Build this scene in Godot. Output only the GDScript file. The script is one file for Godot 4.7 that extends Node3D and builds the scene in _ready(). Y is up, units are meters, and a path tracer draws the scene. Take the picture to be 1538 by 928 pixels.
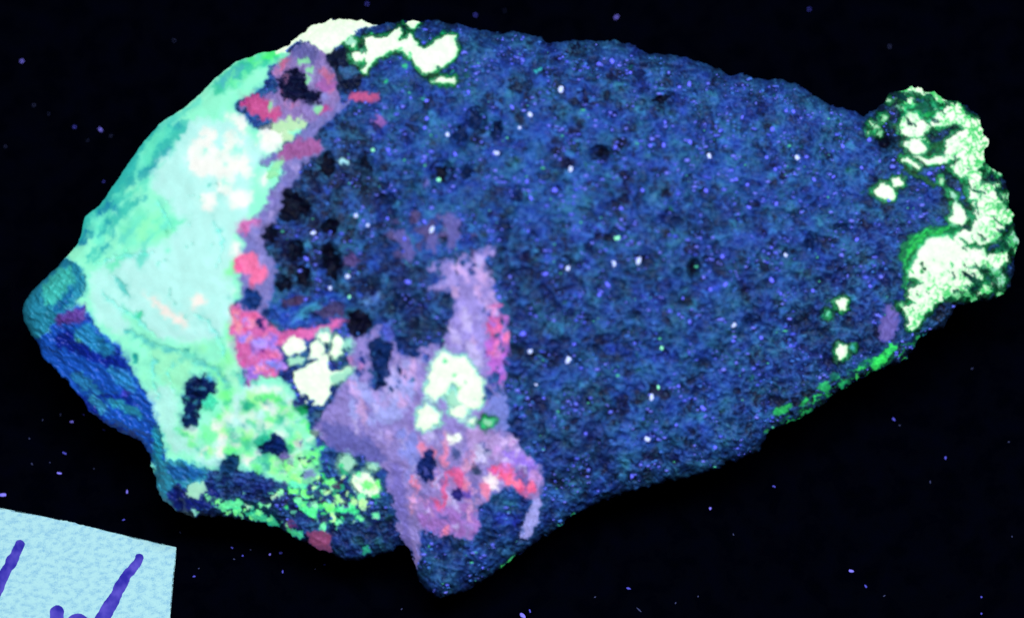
extends Node3D
# A fluorescent mineral specimen glowing under an ultraviolet lamp, lying on a black table beside a paper label.
# The rock is drawn in its own plan: 1 unit = 0.08 mm, x to the right, y towards the viewer, h out of its broad face.
const UNIT := 8.0e-5
const TILT := 0.3490659        # the rock lies with its broad face leaning 20 degrees towards the viewer
const LIFT := 0.0205           # height of the middle of the rock above the table
const STEP := 1.5              # spacing of the vertices of the upper surface
const GW := 1028
const GH := 620
const MW := 1542
const MH := 930

var outline := PackedVector2Array()
var minerals: Array = []       # [part number, kind, colour, points]
var parts: Array = []          # [name, kind]
var part_map := PackedByteArray()
var tone_map := PackedInt32Array()
var height := PackedFloat32Array()
var rim := PackedFloat32Array()
var skin := PackedByteArray()  # kind of mineral at each vertex
var rock: Node3D
var grain_meshes: Array = []
var stuff := {}
var taken := {}
var rng := RandomNumberGenerator.new()


func _ready() -> void:
	# camera
	var cam := Camera3D.new()
	cam.name = "camera"
	cam.fov = 5.3132
	cam.near = 0.02
	cam.far = 20.0
	cam.position = Vector3(0, 0.77225, 0.27362)
	cam.rotation.x = -(PI / 2 - TILT)
	add_child(cam)
	cam.current = true
	var optics := CameraAttributesPhysical.new()
	optics.frustum_focal_length = 12.0 / tan(deg_to_rad(5.3132) / 2.0)
	optics.frustum_focus_distance = 0.808
	optics.frustum_near = 0.02
	optics.frustum_far = 20.0
	optics.exposure_aperture = 13.0
	cam.attributes = optics
	# dark room
	var env := Environment.new()
	env.background_mode = Environment.BG_COLOR
	env.background_color = Color(0.02, 0.03, 0.07)
	env.tonemap_mode = Environment.TONE_MAPPER_LINEAR
	env.tonemap_exposure = 1.0
	env.sdfgi_enabled = true
	env.ssao_enabled = true
	env.ssil_enabled = true
	var we := WorldEnvironment.new()
	we.name = "world_environment"
	we.environment = env
	add_child(we)
	# the ultraviolet tube lamp, held over the far right of the specimen
	var lamp := AreaLight3D.new()
	lamp.name = "ultraviolet_lamp"
	lamp.area_size = Vector2(0.28, 0.09)
	lamp.light_color = Color(0.93, 0.97, 1.0)
	lamp.light_energy = 0.27
	lamp.shadow_enabled = true
	lamp.position = Vector3(0.03, 0.47, 0.04)
	add_child(lamp)
	lamp.look_at(Vector3(0, 0.01, 0), Vector3(0, 0, -1))

	rng.seed = 11
	materials()
	table()
	paper_label()
	specimen()
	scatter_dust()


# ---------------------------------------------------------------- helpers
func lin(r: float, g: float, b: float) -> Color:
	return Color(r / 255.0, g / 255.0, b / 255.0).srgb_to_linear()


func numbered(called: String) -> String:
	var n: int = taken.get(called, 0)
	taken[called] = n + 1
	return called if n == 0 else "%s_%03d" % [called, n]


func tag(o: Node, label: String, category: String, group := "") -> void:
	o.set_meta("label", label)
	o.set_meta("category", category)
	if group:
		o.set_meta("group", group)


func noise(kind: int, freq: float, oct: int, sd: int) -> FastNoiseLite:
	var n := FastNoiseLite.new()
	n.noise_type = kind
	n.frequency = freq
	n.seed = sd
	n.fractal_octaves = oct
	n.fractal_type = FastNoiseLite.FRACTAL_FBM if oct > 1 else FastNoiseLite.FRACTAL_NONE
	return n


func material(called: String, rough: float, spec: float, glow := Color.BLACK, energy := 1.0) -> StandardMaterial3D:
	var m := StandardMaterial3D.new()
	m.resource_name = called
	m.vertex_color_use_as_albedo = true
	m.roughness = rough
	m.metallic_specular = spec
	if glow != Color.BLACK:
		m.emission_enabled = true
		m.emission = glow
		m.emission_energy_multiplier = energy
	stuff[called] = m
	return m


func materials() -> void:
	material("matrix", 0.62, 0.35)
	material("crust", 0.6, 0.15)
	material("face", 0.45, 0.35)
	material("calcite", 0.55, 0.3)
	material("willemite", 0.6, 0.3)
	material("mint", 0.6, 0.3)
	material("dark", 0.7, 0.3)
	material("green", 0.6, 0.3)


# ---------------------------------------------------------------- setting
func table() -> void:
	var m := StandardMaterial3D.new()
	m.albedo_color = Color(1, 1, 1)
	var nt := NoiseTexture2D.new()
	nt.width = 512
	nt.height = 512
	nt.seamless = true
	nt.noise = noise(FastNoiseLite.TYPE_SIMPLEX, 0.02, 5, 5)
	var g := Gradient.new()
	g.set_color(0, Color(0.002, 0.005, 0.02))
	g.set_color(1, Color(0.007, 0.012, 0.048))
	nt.color_ramp = g
	m.albedo_texture = nt
	m.uv1_triplanar = true
	m.uv1_world_triplanar = true
	m.uv1_scale = Vector3(18, 18, 18)
	m.roughness = 0.95
	m.metallic_specular = 0.05
	var b := BoxMesh.new()
	b.size = Vector3(1.4, 0.03, 1.2)
	var o := MeshInstance3D.new()
	o.name = "tabletop"
	o.mesh = b
	o.material_override = m
	o.position.y = -0.015
	o.set_meta("kind", "structure")
	add_child(o)


func ring(flat: Array) -> PackedVector2Array:
	var p := PackedVector2Array()
	for k in flat.size() / 2:
		p.append(Vector2(flat[2 * k], flat[2 * k + 1]))
	return p


func paper_label() -> void:
	var p := ring([-0.06738,0.01741, -0.06247,0.01873, -0.05431,0.02031, -0.04615,0.02245, -0.04094,0.02364, -0.04099,0.02500, -0.04127,0.02772, -0.04141,0.02925, -0.04153,0.03111, -0.04158,0.03297, -0.04166,0.03786, -0.06680,0.03786])
	# torn, fibrous edge: short irregular steps along the outline
	var nz := noise(FastNoiseLite.TYPE_SIMPLEX, 1500.0, 3, 8)
	var edge := PackedVector2Array()
	for k in p.size():
		var a := p[k]
		var b := p[(k + 1) % p.size()]
		var n := maxi(1, int(a.distance_to(b) / 0.00025))
		for q in n:
			var c := a.lerp(b, q / float(n))
			var out := (b - a).orthogonal().normalized()
			edge.append(c + out * nz.get_noise_2d(c.x, c.y) * 0.00011)
	var st := SurfaceTool.new()
	st.begin(Mesh.PRIMITIVE_TRIANGLES)
	var top := 0.0006
	var low := 0.0002
	var tri := Geometry2D.triangulate_polygon(edge)
	var centre := Vector2.ZERO
	for v in edge:
		centre += v / edge.size()
	for k in tri.size() / 3:
		var a := edge[tri[3 * k]]
		var b := edge[tri[3 * k + 1]]
		var c := edge[tri[3 * k + 2]]
		if (b - a).cross(c - a) < 0:
			var s := b
			b = c
			c = s
		for v in [a, b, c]:
			st.set_normal(Vector3.UP)
			st.set_uv((v - centre) * 40.0)
			st.add_vertex(Vector3(v.x, top, v.y))
		for v in [a, c, b]:
			st.set_normal(Vector3.DOWN)
			st.set_uv((v - centre) * 40.0)
			st.add_vertex(Vector3(v.x, low, v.y))
	for k in edge.size():
		var a := edge[k]
		var b := edge[(k + 1) % edge.size()]
		var nn := (b - a).orthogonal().normalized()
		var mid := (a + b) / 2
		if (mid - centre).dot(nn) < 0:
			nn = -nn
		for v in [[a, top], [b, top], [b, low], [a, top], [b, low], [a, low]]:
			st.set_normal(Vector3(nn.x, 0, nn.y))
			st.set_uv((v[0] - centre) * 40.0)
			st.add_vertex(Vector3(v[0].x, v[1], v[0].y))
	# mottled paper: soft blotches drawn out sideways over fine fibres
	var im := Image.create(512, 512, false, Image.FORMAT_RGB8)
	var n1 := noise(FastNoiseLite.TYPE_SIMPLEX, 0.06, 5, 21)
	var n2 := noise(FastNoiseLite.TYPE_SIMPLEX, 0.16, 2, 22)
	for y in 512:
		for x in 512:
			var t := n1.get_noise_2d(x * 0.55 + y * 0.1, y * 0.8) * 0.9 - 0.06 + n2.get_noise_2d(x * 1.6, y * 1.6) * 0.7 + rng.randf_range(-0.25, 0.25)
			t = clampf(t * 0.9 + 0.22, 0, 1)
			im.set_pixel(x, y, Color(0.72, 0.895, 0.9).lerp(Color(0.53, 0.74, 0.85), t))
	var m := StandardMaterial3D.new()
	m.albedo_texture = ImageTexture.create_from_image(im)
	m.roughness = 0.95
	m.metallic_specular = 0.1
	m.emission_enabled = true
	m.emission = Color(0.16, 0.2, 0.22)
	var root := MeshInstance3D.new()
	root.name = "paper_label"
	root.mesh = st.commit()
	root.material_override = m
	add_child(root)
	tag(root, "pale mottled paper label with purple pen strokes on the black table", "label")
	var ink_mat := StandardMaterial3D.new()
	ink_mat.vertex_color_use_as_albedo = true
	ink_mat.roughness = 0.8
	ink_mat.metallic_specular = 0.2
	stuff["ink"] = ink_mat
	var label := root
	ink(label, [-0.05985,0.02270, -0.06053,0.02458, -0.06176,0.02704, -0.06282,0.02967, -0.06403,0.03280], [0.00120, 0.00128, 0.00136, 0.00144, 0.00144])
	ink(label, [-0.04522,0.02449, -0.04576,0.02568, -0.04702,0.02738, -0.04826,0.03001, -0.04959,0.03238, -0.05075,0.03491], [0.00096, 0.00112, 0.00136, 0.00144, 0.00168, 0.00176])
	ink(label, [-0.05519,0.03102, -0.05523,0.03280, -0.05525,0.03533], [0.00160, 0.00160, 0.00152])
	ink(label, [-0.05398,0.03466, -0.05345,0.03314, -0.05273,0.03280, -0.05191,0.03339, -0.05148,0.03466], [0.00112, 0.00136, 0.00136, 0.00136, 0.00128])


func ink(label: Node3D, flat: Array, widths: Array) -> void:
	var p := ring(flat)
	var cu := Curve2D.new()
	for k in p.size():
		var d := (p[mini(k + 1, p.size() - 1)] - p[maxi(k - 1, 0)]) / 6.0
		cu.add_point(p[k], -d, d)
	cu.bake_interval = 0.0002
	var length := cu.get_baked_length()
	var n := int(length / 0.00018)
	var nz := noise(FastNoiseLite.TYPE_SIMPLEX, 420.0, 4, 31)
	var rows := 8
	var st := SurfaceTool.new()
	st.begin(Mesh.PRIMITIVE_TRIANGLES)
	for k in n + 1:
		var t := k / float(n)
		var at := cu.sample_baked(t * length)
		var ahead := (cu.sample_baked(minf(t * length + 0.0002, length)) - cu.sample_baked(maxf(t * length - 0.0002, 0))).normalized()
		var side := ahead.orthogonal()
		var f := t * (widths.size() - 1)
		var w: float = lerpf(widths[int(f)], widths[mini(int(f) + 1, widths.size() - 1)], f - int(f))
		var from_end := minf(t * length, (1 - t) * length)
		w *= sqrt(clampf(from_end / (w * 0.5), 0.02, 1.0) * (2.0 - clampf(from_end / (w * 0.5), 0.02, 1.0)))
		for r in rows + 1:
			var q := r / float(rows) - 0.5
			var edge := q * w * 1.05
			if r == 0 or r == rows:
				edge += nz.get_noise_2d(at.x + q, at.y) * 0.00016
			var v := at + side * edge
			var tone := clampf(0.5 + nz.get_noise_2d(v.x * 0.8, v.y * 0.8) * 0.9 - 0.1, 0, 1)
			st.set_normal(Vector3.UP)
			st.set_color(lin(50, 44, 165).lerp(lin(98, 84, 200), tone))
			st.add_vertex(Vector3(v.x, 0.00061, v.y))
	for k in n:
		for r in rows:
			var a := k * (rows + 1) + r
			for i in [a, a + 1, a + rows + 2, a, a + rows + 2, a + rows + 1]:
				st.add_index(i)
	var o := MeshInstance3D.new()
	o.name = "pen_stroke"
	o.mesh = st.commit()
	o.material_override = stuff["ink"]
	label.add_child(o, true)


# ---------------------------------------------------------------- the rock
func mineral(part: String, kind: int, r: int, g: int, b: int, flat: Array) -> void:
	var n := 0
	if part:
		n = parts.size()
		parts.append([part, kind])
	minerals.append([n if part else -1, kind, Color(r / 255.0, g / 255.0, b / 255.0), ring(flat), 1 if kind == 5 else 0])


func sprinkle(flat: Array, count: int, kind: int, colours: Array, small: float, large: float, sd: int, long := 1.0, lean := 0.0, on_top := "") -> void:
	# small irregular crystals strewn over an area
	var area := ring(flat)
	var host := -1
	for k in parts.size():
		if parts[k][0] == on_top:
			host = k
			break
	if on_top and host < 0:
		host = parts.size()
		parts.append([on_top, kind])
	var rg := RandomNumberGenerator.new()
	rg.seed = sd
	var box := Rect2(area[0], Vector2.ZERO)
	for v in area:
		box = box.expand(v)
	var done := 0
	var tries := 0
	while done < count and tries < count * 30:
		tries += 1
		var c := Vector2(rg.randf_range(box.position.x, box.end.x), rg.randf_range(box.position.y, box.end.y))
		if not Geometry2D.is_point_in_polygon(c, area):
			continue
		done += 1
		var size := lerpf(small, large, pow(rg.randf(), 2.2))
		var stretch := rg.randf_range(0.75, 1.35)
		var turn := rg.randf() * TAU if long == 1.0 else lean + rg.randfn() * 0.3
		if long != 1.0:
			stretch *= long
		var p := PackedVector2Array()
		var n := 9
		for k in n:
			var a := TAU * k / n
			var q := Vector2(cos(a) * size * stretch, sin(a) * size / stretch) * rg.randf_range(0.72, 1.25)
			p.append(c + q.rotated(turn))
		minerals.append([host, kind, colours[rg.randi() % colours.size()], p, 2 if on_top else 0])


func fill(p: PackedVector2Array, part: int, tone: int) -> void:
	var lo := MH
	var hi := 0
	for v in p:
		lo = mini(lo, int(floor(v.y)))
		hi = maxi(hi, int(ceil(v.y)))
	var n := p.size()
	for y in range(maxi(lo, 0), mini(hi, MH - 1) + 1):
		var yy := y + 0.5
		var xs := PackedFloat32Array()
		for k in n:
			var a := p[k]
			var b := p[k + 1 if k + 1 < n else 0]
			if (a.y > yy) != (b.y > yy):
				xs.append(a.x + (b.x - a.x) * (yy - a.y) / (b.y - a.y))
		xs.sort()
		for k in xs.size() / 2:
			for x in range(clampi(int(round(xs[2 * k])), 0, MW), clampi(int(round(xs[2 * k + 1])), 0, MW)):
				tone_map[y * MW + x] = tone
				if part >= 0:
					part_map[y * MW + x] = part


func place(x: float, y: float, h: float) -> Vector3:
	var u := (x - 769.0) * UNIT
	var v := (y - 464.0) * UNIT
	var o := h * UNIT
	return Vector3(u, LIFT + o * cos(TILT) - v * sin(TILT), o * sin(TILT) + v * cos(TILT))


func to_ridge(q: Vector2, line: PackedVector2Array) -> float:
	var best := 1e9
	var sign_ := 1.0
	for k in line.size() - 1:
		var c := Geometry2D.get_closest_point_to_segment(q, line[k], line[k + 1])
		var d := q.distance_to(c)
		if d < best:
			best = d
			sign_ = -1.0 if (line[k + 1] - line[k]).cross(q - line[k]) > 0 else 1.0
	return best * sign_


func coarse_shape() -> void:
	# distance to the rim and broad relief on a 6-unit net, then brought to the fine net by cubic interpolation
	var w := 257
	var h := 155
	var ctrl: Array = [700,250,150, 900,280,160, 700,450,168, 1000,450,140, 1150,350,110, 1260,400,80, 850,600,125, 1000,600,105, 700,130,110, 950,150,105, 1150,200,75, 650,600,160, 690,760,130, 650,850,60, 770,740,100, 550,620,130, 420,640,120, 350,500,170, 300,350,155, 350,200,110, 250,300,115, 180,430,110, 130,470,92, 240,620,110, 480,430,140, 450,130,100, 500,70,80, 620,70,70, 1420,200,70, 1445,310,85, 1430,400,80, 1330,230,50, 380,745,70, 500,780,60, 280,740,55, 1300,500,60, 1150,600,65, 330,640,120, 770,330,158, 560,200,135, 60,470,50]
	var ridge := ring([60,455, 130,480, 161,509, 208,577, 231,640, 250,690])
	var dd := PackedFloat32Array()
	var mm := PackedFloat32Array()
	dd.resize(w * h)
	mm.resize(w * h)
	var n := outline.size()
	for j in h:
		for i in w:
			var q := Vector2((i + 0.5) * 6.0, (j + 0.5) * 6.0)
			var best := 1e12
			for k in n:
				var c := Geometry2D.get_closest_point_to_segment(q, outline[k], outline[k + 1 if k + 1 < n else 0])
				best = minf(best, q.distance_squared_to(c))
			best = sqrt(best)
			if not Geometry2D.is_point_in_polygon(q, outline):
				best = -best
			dd[j * w + i] = best
			var m := 60.0
			if best > -20.0:
				var sum := 1e-6
				m = 0.0
				for k in ctrl.size() / 3:
					var dx: float = q.x - ctrl[3 * k]
					var dy: float = q.y - ctrl[3 * k + 1]
					var wt := exp(-(dx * dx + dy * dy) / 9800.0)
					sum += wt
					m += wt * ctrl[3 * k + 2]
				m = (m + 1e-6 * 60.0) / sum
				if q.x < 330 and q.y > 430:
					var s := to_ridge(q, ridge)
					m = minf(m, 88.0 + (1.0 * s if s < 0 else 0.42 * s))
			mm[j * w + i] = m
	var im := Image.create_from_data(w, h, false, Image.FORMAT_RF, dd.to_byte_array())
	im.resize(GW, GH, Image.INTERPOLATE_CUBIC)
	rim = im.get_data().to_float32_array()
	im = Image.create_from_data(w, h, false, Image.FORMAT_RF, mm.to_byte_array())
	im.resize(GW, GH, Image.INTERPOLATE_CUBIC)
	height = im.get_data().to_float32_array()


func list_minerals() -> void:
	mineral("granular_matrix", 0, 20, 60, 134, [0,0, 1542,0, 1542,930, 0,930])
	mineral("", 0, 13, 44, 108, [305.4,687.4, 421.7,723.2, 483.3,734.8, 562.4,731.9, 600.4,799.1, 640,900, 560,860, 300,800, 220,760, 241.1,699.5])
	mineral("", 0, 20, 56, 128, [600.4,799.1, 700.8,801.1, 819.5,727.4, 860,769.9, 700,900, 620,900])
	mineral("", 0, 12, 40, 96, [532.7,400.7, 601.9,390.9, 641.5,400.7, 641.5,430.4, 673.1,440.3, 681,460, 673.1,479.8, 671.1,499.6, 641.5,514.4, 621.7,524.3, 601.9,509.5, 601.9,469.9, 562.4,479.8, 547.6,469.9, 532.7,440.3])
	mineral("", 0, 14, 40, 86, [419.1,217.9, 522.9,183.3, 601.9,242.6, 562.4,331.5, 542.6,440.3, 414.1,430.4, 400.3,371.1, 433.9,282.1])
	mineral("", 0, 22, 66, 146, [562.4,203, 760.1,133.8, 997.3,183.3, 1237,201.9, 1294,262.3, 1235,361.2, 1096,301.9, 898.5,331.5, 779.9,331.5, 621.7,331.5, 562.4,262.3])
	mineral("", 0, 14, 46, 112, [745.3,371.1, 859,361.2, 898.5,440.3, 829.3,558.9, 779.9,558.9, 755.2,430.4])
	mineral("", 0, 14, 46, 110, [799.6,598.4, 898.5,558.9, 957.8,638, 879.3,718.3, 819.4,697.3])
	mineral("", 0, 14, 46, 112, [1175,469.9, 1294,341.4, 1373,331.5, 1333,440.3, 1327,519.7, 1237,559.5, 1156,558.9])
	mineral("", 0, 24, 70, 152, [938,519.4, 1057,499.6, 1096,598.4, 1038,678.8, 958.7,688.4, 898.5,638])
	mineral("", 0, 34, 84, 160, [508,353.3, 532.7,346.4, 552.5,361.2, 547.6,379, 517.9,375, 503.1,367.1])
	mineral("", 0, 30, 78, 158, [829.4,133.5, 878.8,128.6, 886.6,143.7, 849.1,153.6, 831.3,149.7])
	mineral("", 0, 36, 90, 165, [839.2,292, 878.7,262.3, 888.6,301.9, 868.8,351.3, 849.1,341.4])
	sprinkle([404.2,331.5, 433.9,262.3, 522.9,173.4, 690.8,103.6, 760,60.8, 899.8,70.5, 1080,115.6, 1249,165.4, 1324,242.6, 1353,341.4, 1335,479.9, 1248,559.5, 1149,629.5, 1100,689.9, 949.8,729.7, 819.8,778.9, 779.9,638, 770,479.8, 740.3,371.1, 641.5,400.7, 503.1,469.9, 414.1,450.2], 420, 0, [Color8(8,26,70), Color8(10,36,84), Color8(6,22,64)], 4, 13, 1, 1, 0, "")
	sprinkle([404.2,331.5, 433.9,262.3, 522.9,173.4, 690.8,103.6, 760,60.8, 899.8,70.5, 1080,115.6, 1249,165.4, 1324,242.6, 1353,341.4, 1335,479.9, 1248,559.5, 1149,629.5, 1100,689.9, 949.8,729.7, 819.8,778.9, 779.9,638, 770,479.8, 740.3,371.1, 641.5,400.7, 503.1,469.9, 414.1,450.2], 360, 0, [Color8(44,104,190), Color8(34,88,176), Color8(50,118,196), Color8(40,84,190)], 3, 9, 2, 1, 0, "")
	sprinkle([404.2,331.5, 433.9,262.3, 522.9,173.4, 690.8,103.6, 760,60.8, 899.8,70.5, 1080,115.6, 1249,165.4, 1324,242.6, 1353,341.4, 1335,479.9, 1248,559.5, 1149,629.5, 1100,689.9, 949.8,729.7, 819.8,778.9, 779.9,638, 770,479.8, 740.3,371.1, 641.5,400.7, 503.1,469.9, 414.1,450.2], 200, 0, [Color8(56,128,206), Color8(60,110,214), Color8(48,120,190)], 2, 6, 3, 2.2, 0.6, "")
	sprinkle([404.2,331.5, 433.9,262.3, 522.9,173.4, 690.8,103.6, 760,60.8, 899.8,70.5, 1080,115.6, 1249,165.4, 1324,242.6, 1353,341.4, 1335,479.9, 1248,559.5, 1149,629.5, 1100,689.9, 949.8,729.7, 819.8,778.9, 779.9,638, 770,479.8, 740.3,371.1, 641.5,400.7, 503.1,469.9, 414.1,450.2], 120, 0, [Color8(60,134,204), Color8(54,112,206)], 2, 5, 4, 2.6, -0.9, "")
	sprinkle([404.2,331.5, 433.9,262.3, 522.9,173.4, 690.8,103.6, 760,60.8, 899.8,70.5, 1080,115.6, 1249,165.4, 1324,242.6, 1353,341.4, 1335,479.9, 1248,559.5, 1149,629.5, 1100,689.9, 949.8,729.7, 819.8,778.9, 779.9,638, 770,479.8, 740.3,371.1, 641.5,400.7, 503.1,469.9, 414.1,450.2], 40, 7, [Color8(20,80,90), Color8(24,110,110)], 2, 5, 5, 1, 0, "")
	sprinkle([572.3,331.5, 700.8,311.8, 720.6,381, 641.5,400.7, 601.9,400.7], 26, 4, [Color8(88,82,145), Color8(103,86,145), Color8(120,101,163)], 4, 11, 6, 1, 0, "")
	sprinkle([590.8,788.5, 700.7,806.3, 799.7,737.1, 849.9,769.6, 700,890, 625,880], 40, 0, [Color8(30,84,160), Color8(44,100,180), Color8(10,40,100)], 3, 8, 7, 1, 0, "")
	sprinkle([404.2,331.5, 443.8,262.3, 522.9,232.7, 562.4,341.4, 532.7,440.3, 414.1,440.3], 60, 0, [Color8(5,16,44), Color8(8,22,58)], 4, 12, 81, 1, 0, "")
	sprinkle([404.2,331.5, 443.8,262.3, 522.9,232.7, 562.4,341.4, 532.7,440.3, 414.1,440.3], 46, 0, [Color8(50,110,190), Color8(44,96,170)], 2, 5, 82, 3, -0.6, "")
	mineral("knob", 0, 9, 44, 74, [1305,160, 1340,120, 1400,115, 1480,150, 1500,215, 1545,300, 1550,400, 1530,450, 1460,475, 1435,480, 1424,460, 1387,470, 1379,430.3, 1412,341.4, 1408,292, 1393,257.4, 1338,242.6, 1327,201.6])
	mineral("", 0, 5, 26, 34, [1433,440.1, 1499,440, 1440,500, 1400,510, 1393,479.9])
	mineral("painted_green_halo", 7, 16, 100, 62, [1349,367.1, 1365,353.3, 1381,346.4, 1395,339.4, 1410,341.4, 1426,334.5, 1438,341.4, 1432,358.2, 1397,361.2, 1379,375, 1373,395.8, 1363,410.6, 1357,436.3, 1351,430.4, 1354,404.7, 1347,388.9])  # green fibrous mineral, with the halo of the white patches painted in
	mineral("", 7, 40, 190, 80, [1354,401.2, 1367,374.4, 1386,354.2, 1384,352.4, 1363,371.7, 1352,400.2])
	mineral("", 7, 40, 190, 80, [1360,430.5, 1364,413.2, 1370,393.3, 1368,392.4, 1359,412, 1358,430.3])
	mineral("", 7, 40, 190, 80, [1362,368.1, 1380,353.4, 1397,346.6, 1396,344.2, 1378,349.2, 1360,366.2])
	mineral("", 7, 40, 190, 80, [1391,354.5, 1409,349.7, 1429,342.6, 1428,340.2, 1408,345, 1390,352.1])
	mineral("painted_green_halo", 7, 12, 82, 60, [1357,161.3, 1399,150.6, 1416,165.8, 1396,186.9, 1366,173.9, 1352,176.7])  # green halo of the nearby white patches painted onto the knob
	mineral("", 7, 20, 140, 70, [1380,173.8, 1397,167.2, 1410,171.1, 1400,183.7, 1388,182.9])
	mineral("", 7, 16, 110, 60, [1379,224.8, 1397,214.7, 1414,214.4, 1411,234.4, 1389,236.6, 1379,232.7])
	mineral("", 7, 16, 96, 60, [1352,254.4, 1367,268.7, 1384,274.6, 1401,284.1, 1404,280.1, 1389,265.9, 1371,260, 1355,250.5])
	mineral("green_crust", 1, 135, 228, 192, [20,470, 60,420, 110,340, 180,240, 240,160, 340,80, 418,60, 433.7,80.8, 428.9,89, 406.4,101.4, 402.4,120.2, 395,132.6, 381.4,142.8, 365.3,150.5, 353.3,160.4, 364.2,171, 382.5,189.2, 388.4,199.1, 406.2,195.1, 424,187.2, 443.8,185.2, 460.6,190.2, 455.6,199.1, 444.8,209, 431.9,216.9, 419.1,228.7, 402.3,238.6, 395.3,245.5, 398.3,254.4, 406.2,249.5, 418.1,242.6, 427,248.5, 426,264.3, 412.2,282.1, 400.3,314.7, 380.5,331.5, 364.7,336.5, 361.7,348.3, 366.7,358.2, 374.6,367.1, 364.7,382, 359.8,400.7, 367.7,420.5, 366.7,447.2, 358.8,456.1, 350.9,466, 352.8,493.7, 354.8,514.4, 359.8,532.2, 367.7,546, 371.6,576.7, 380.5,570.8, 392.4,563.8, 418.1,562.9, 434.9,572.7, 442.8,581.6, 450.7,596.5, 459.6,610.3, 464.5,620.2, 467.5,645.9, 477.4,659.7, 484.3,675.5, 486.3,689.4, 481.3,717.1, 484.3,734.8, 444.5,730.1, 421.6,724.3, 401.1,715.2, 382.5,704.2, 364.4,710.3, 356.8,697.3, 344.6,707.3, 332.8,706.3, 313.3,701.2, 308.8,738.3, 291.8,750.9, 262,764, 235,750, 218,690, 227.5,639.2, 211.5,578.7, 186.8,539.1, 162.1,509.5, 137.3,479.8, 60.3,520, 30,490])
	mineral("", 1, 168, 221, 214, [216,232.4, 251.5,200.8, 301.9,176.2, 354.6,188, 399.3,227.7, 384.5,262.3, 379.5,321.7, 356.8,351.3, 356.8,400.7, 354.8,460, 340,504.5, 295.5,514.4, 241.1,507.5, 211.5,479.8, 186.8,455.1, 167,425.4, 154.5,395.5, 191.7,379, 236.2,373.1, 270.8,346.4, 260.9,306.8, 229.4,286.5, 225,261.1])
	mineral("", 1, 165, 221, 212, [139.5,410.4, 170.6,395.6, 191.7,420.5, 186.8,469.9, 206.5,499.6, 181.8,504.5, 147.2,479.8, 137,450.2])
	mineral("", 1, 133, 228, 178, [200.8,331.1, 241.1,319.7, 267.8,331.5, 263.9,353.3, 231.3,367.1, 202.6,361.2, 193.1,346.1])
	mineral("", 1, 110, 214, 176, [202.5,323.1, 212.7,313.3, 221.5,319.5, 212,341.3, 204.1,351.2, 195.3,347.1])
	mineral("", 1, 140, 222, 180, [221.4,514.4, 265.9,521.3, 295.5,529.2, 290.6,558.9, 273.8,588.6, 246.1,568.8, 228.3,547])
	mineral("", 1, 160, 220, 208, [221.1,588.6, 256,573.7, 270.8,598.4, 266.6,638.4, 295.5,647.9, 305.4,677.5, 263,678.7, 243.3,638.9])
	mineral("", 1, 130, 232, 165, [305.4,544.1, 344.9,544.1, 359.8,578.7, 364.7,598.4, 344.9,618.2, 331.1,598.4, 331.1,568.8])
	mineral("", 1, 118, 226, 160, [305.4,638, 344.9,628.1, 374.6,657.7, 389.4,697.3, 354.8,687.4, 315.3,677.5])
	mineral("", 1, 120, 235, 150, [399.3,687.4, 424,682.5, 443.8,687.4, 473.4,677.5, 483.3,697.3, 473.4,725, 433.8,722, 404.2,709.1])
	mineral("", 1, 170, 223, 214, [335,608.3, 374.6,578.7, 424,578.7, 443.8,598.4, 433.9,638, 404.2,638, 384.5,657.7, 344.9,647.9])
	mineral("", 1, 166, 220, 212, [289.8,677.8, 335,657.7, 349.9,672.6, 330.1,697.3, 305.4,697.3])
	mineral("", 1, 150, 226, 190, [349.9,519.4, 364.7,549, 366.7,588.6, 344.9,573.7, 340,539.1])
	mineral("", 1, 222, 224, 218, [282,237.3, 293.7,210, 322.4,207.5, 327.1,227.7, 349.9,212.9, 369.6,224.8, 376.6,247.5, 384.5,264.3, 374.6,269.3, 356.8,260.4, 354.8,278.2, 343,285.1, 335,272.2, 320.2,266.3, 305.4,270.3, 288.6,257.4])
	mineral("", 1, 222, 224, 218, [305.4,294, 323.2,287.1, 331.1,303.9, 323.2,317.7, 307.4,315.7])
	mineral("", 1, 222, 224, 218, [349.9,287.1, 364.7,284.1, 376.6,294, 384.5,290, 386.5,301.9, 372.6,313.7, 354.8,317.7, 346.9,307.8])
	mineral("", 1, 222, 224, 218, [392.4,193.2, 414.1,185.2, 435.9,189.2, 431.9,209, 416.1,228.7, 400.3,232.7, 388.4,217.9])
	mineral("", 1, 222, 224, 218, [353.9,172.7, 368.5,175.2, 376.6,191.2, 364.7,199.1, 354.6,189.1])
	mineral("", 1, 222, 224, 218, [396.3,264.3, 412.2,258.4, 406.2,278.2, 396.3,282.1])
	mineral("", 1, 222, 224, 218, [354.8,361.2, 366.7,367.1, 364.7,382.9, 354.8,377])
	mineral("", 1, 224, 214, 206, [216.4,438.3, 241.1,450.2, 267.8,469.9, 290.6,479.8, 283.6,491.7, 267.8,485.7, 246.1,468])
	mineral("", 1, 224, 214, 206, [292.5,445.2, 310.3,440.3, 313.3,455.1, 297.5,465])
	mineral("", 1, 224, 220, 212, [399.7,593.5, 398.6,599.7, 395.1,603.5, 391.3,605.1, 386.9,608.9, 382.6,605.5, 381.5,598.8, 380,593.5, 380.8,587.7, 382.8,581.9, 386.9,578.1, 391.3,582, 394.9,583.8, 399.3,586.8])
	mineral("", 1, 224, 220, 212, [420.9,586.6, 418.4,588.8, 416.6,591.2, 411.8,592.4, 406.2,593, 401.5,591.4, 400.6,588.6, 397.2,586.6, 397.1,583.7, 401.8,581.9, 406.6,580.8, 411.5,581.5, 416.3,582.1, 422,583.5])
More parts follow.
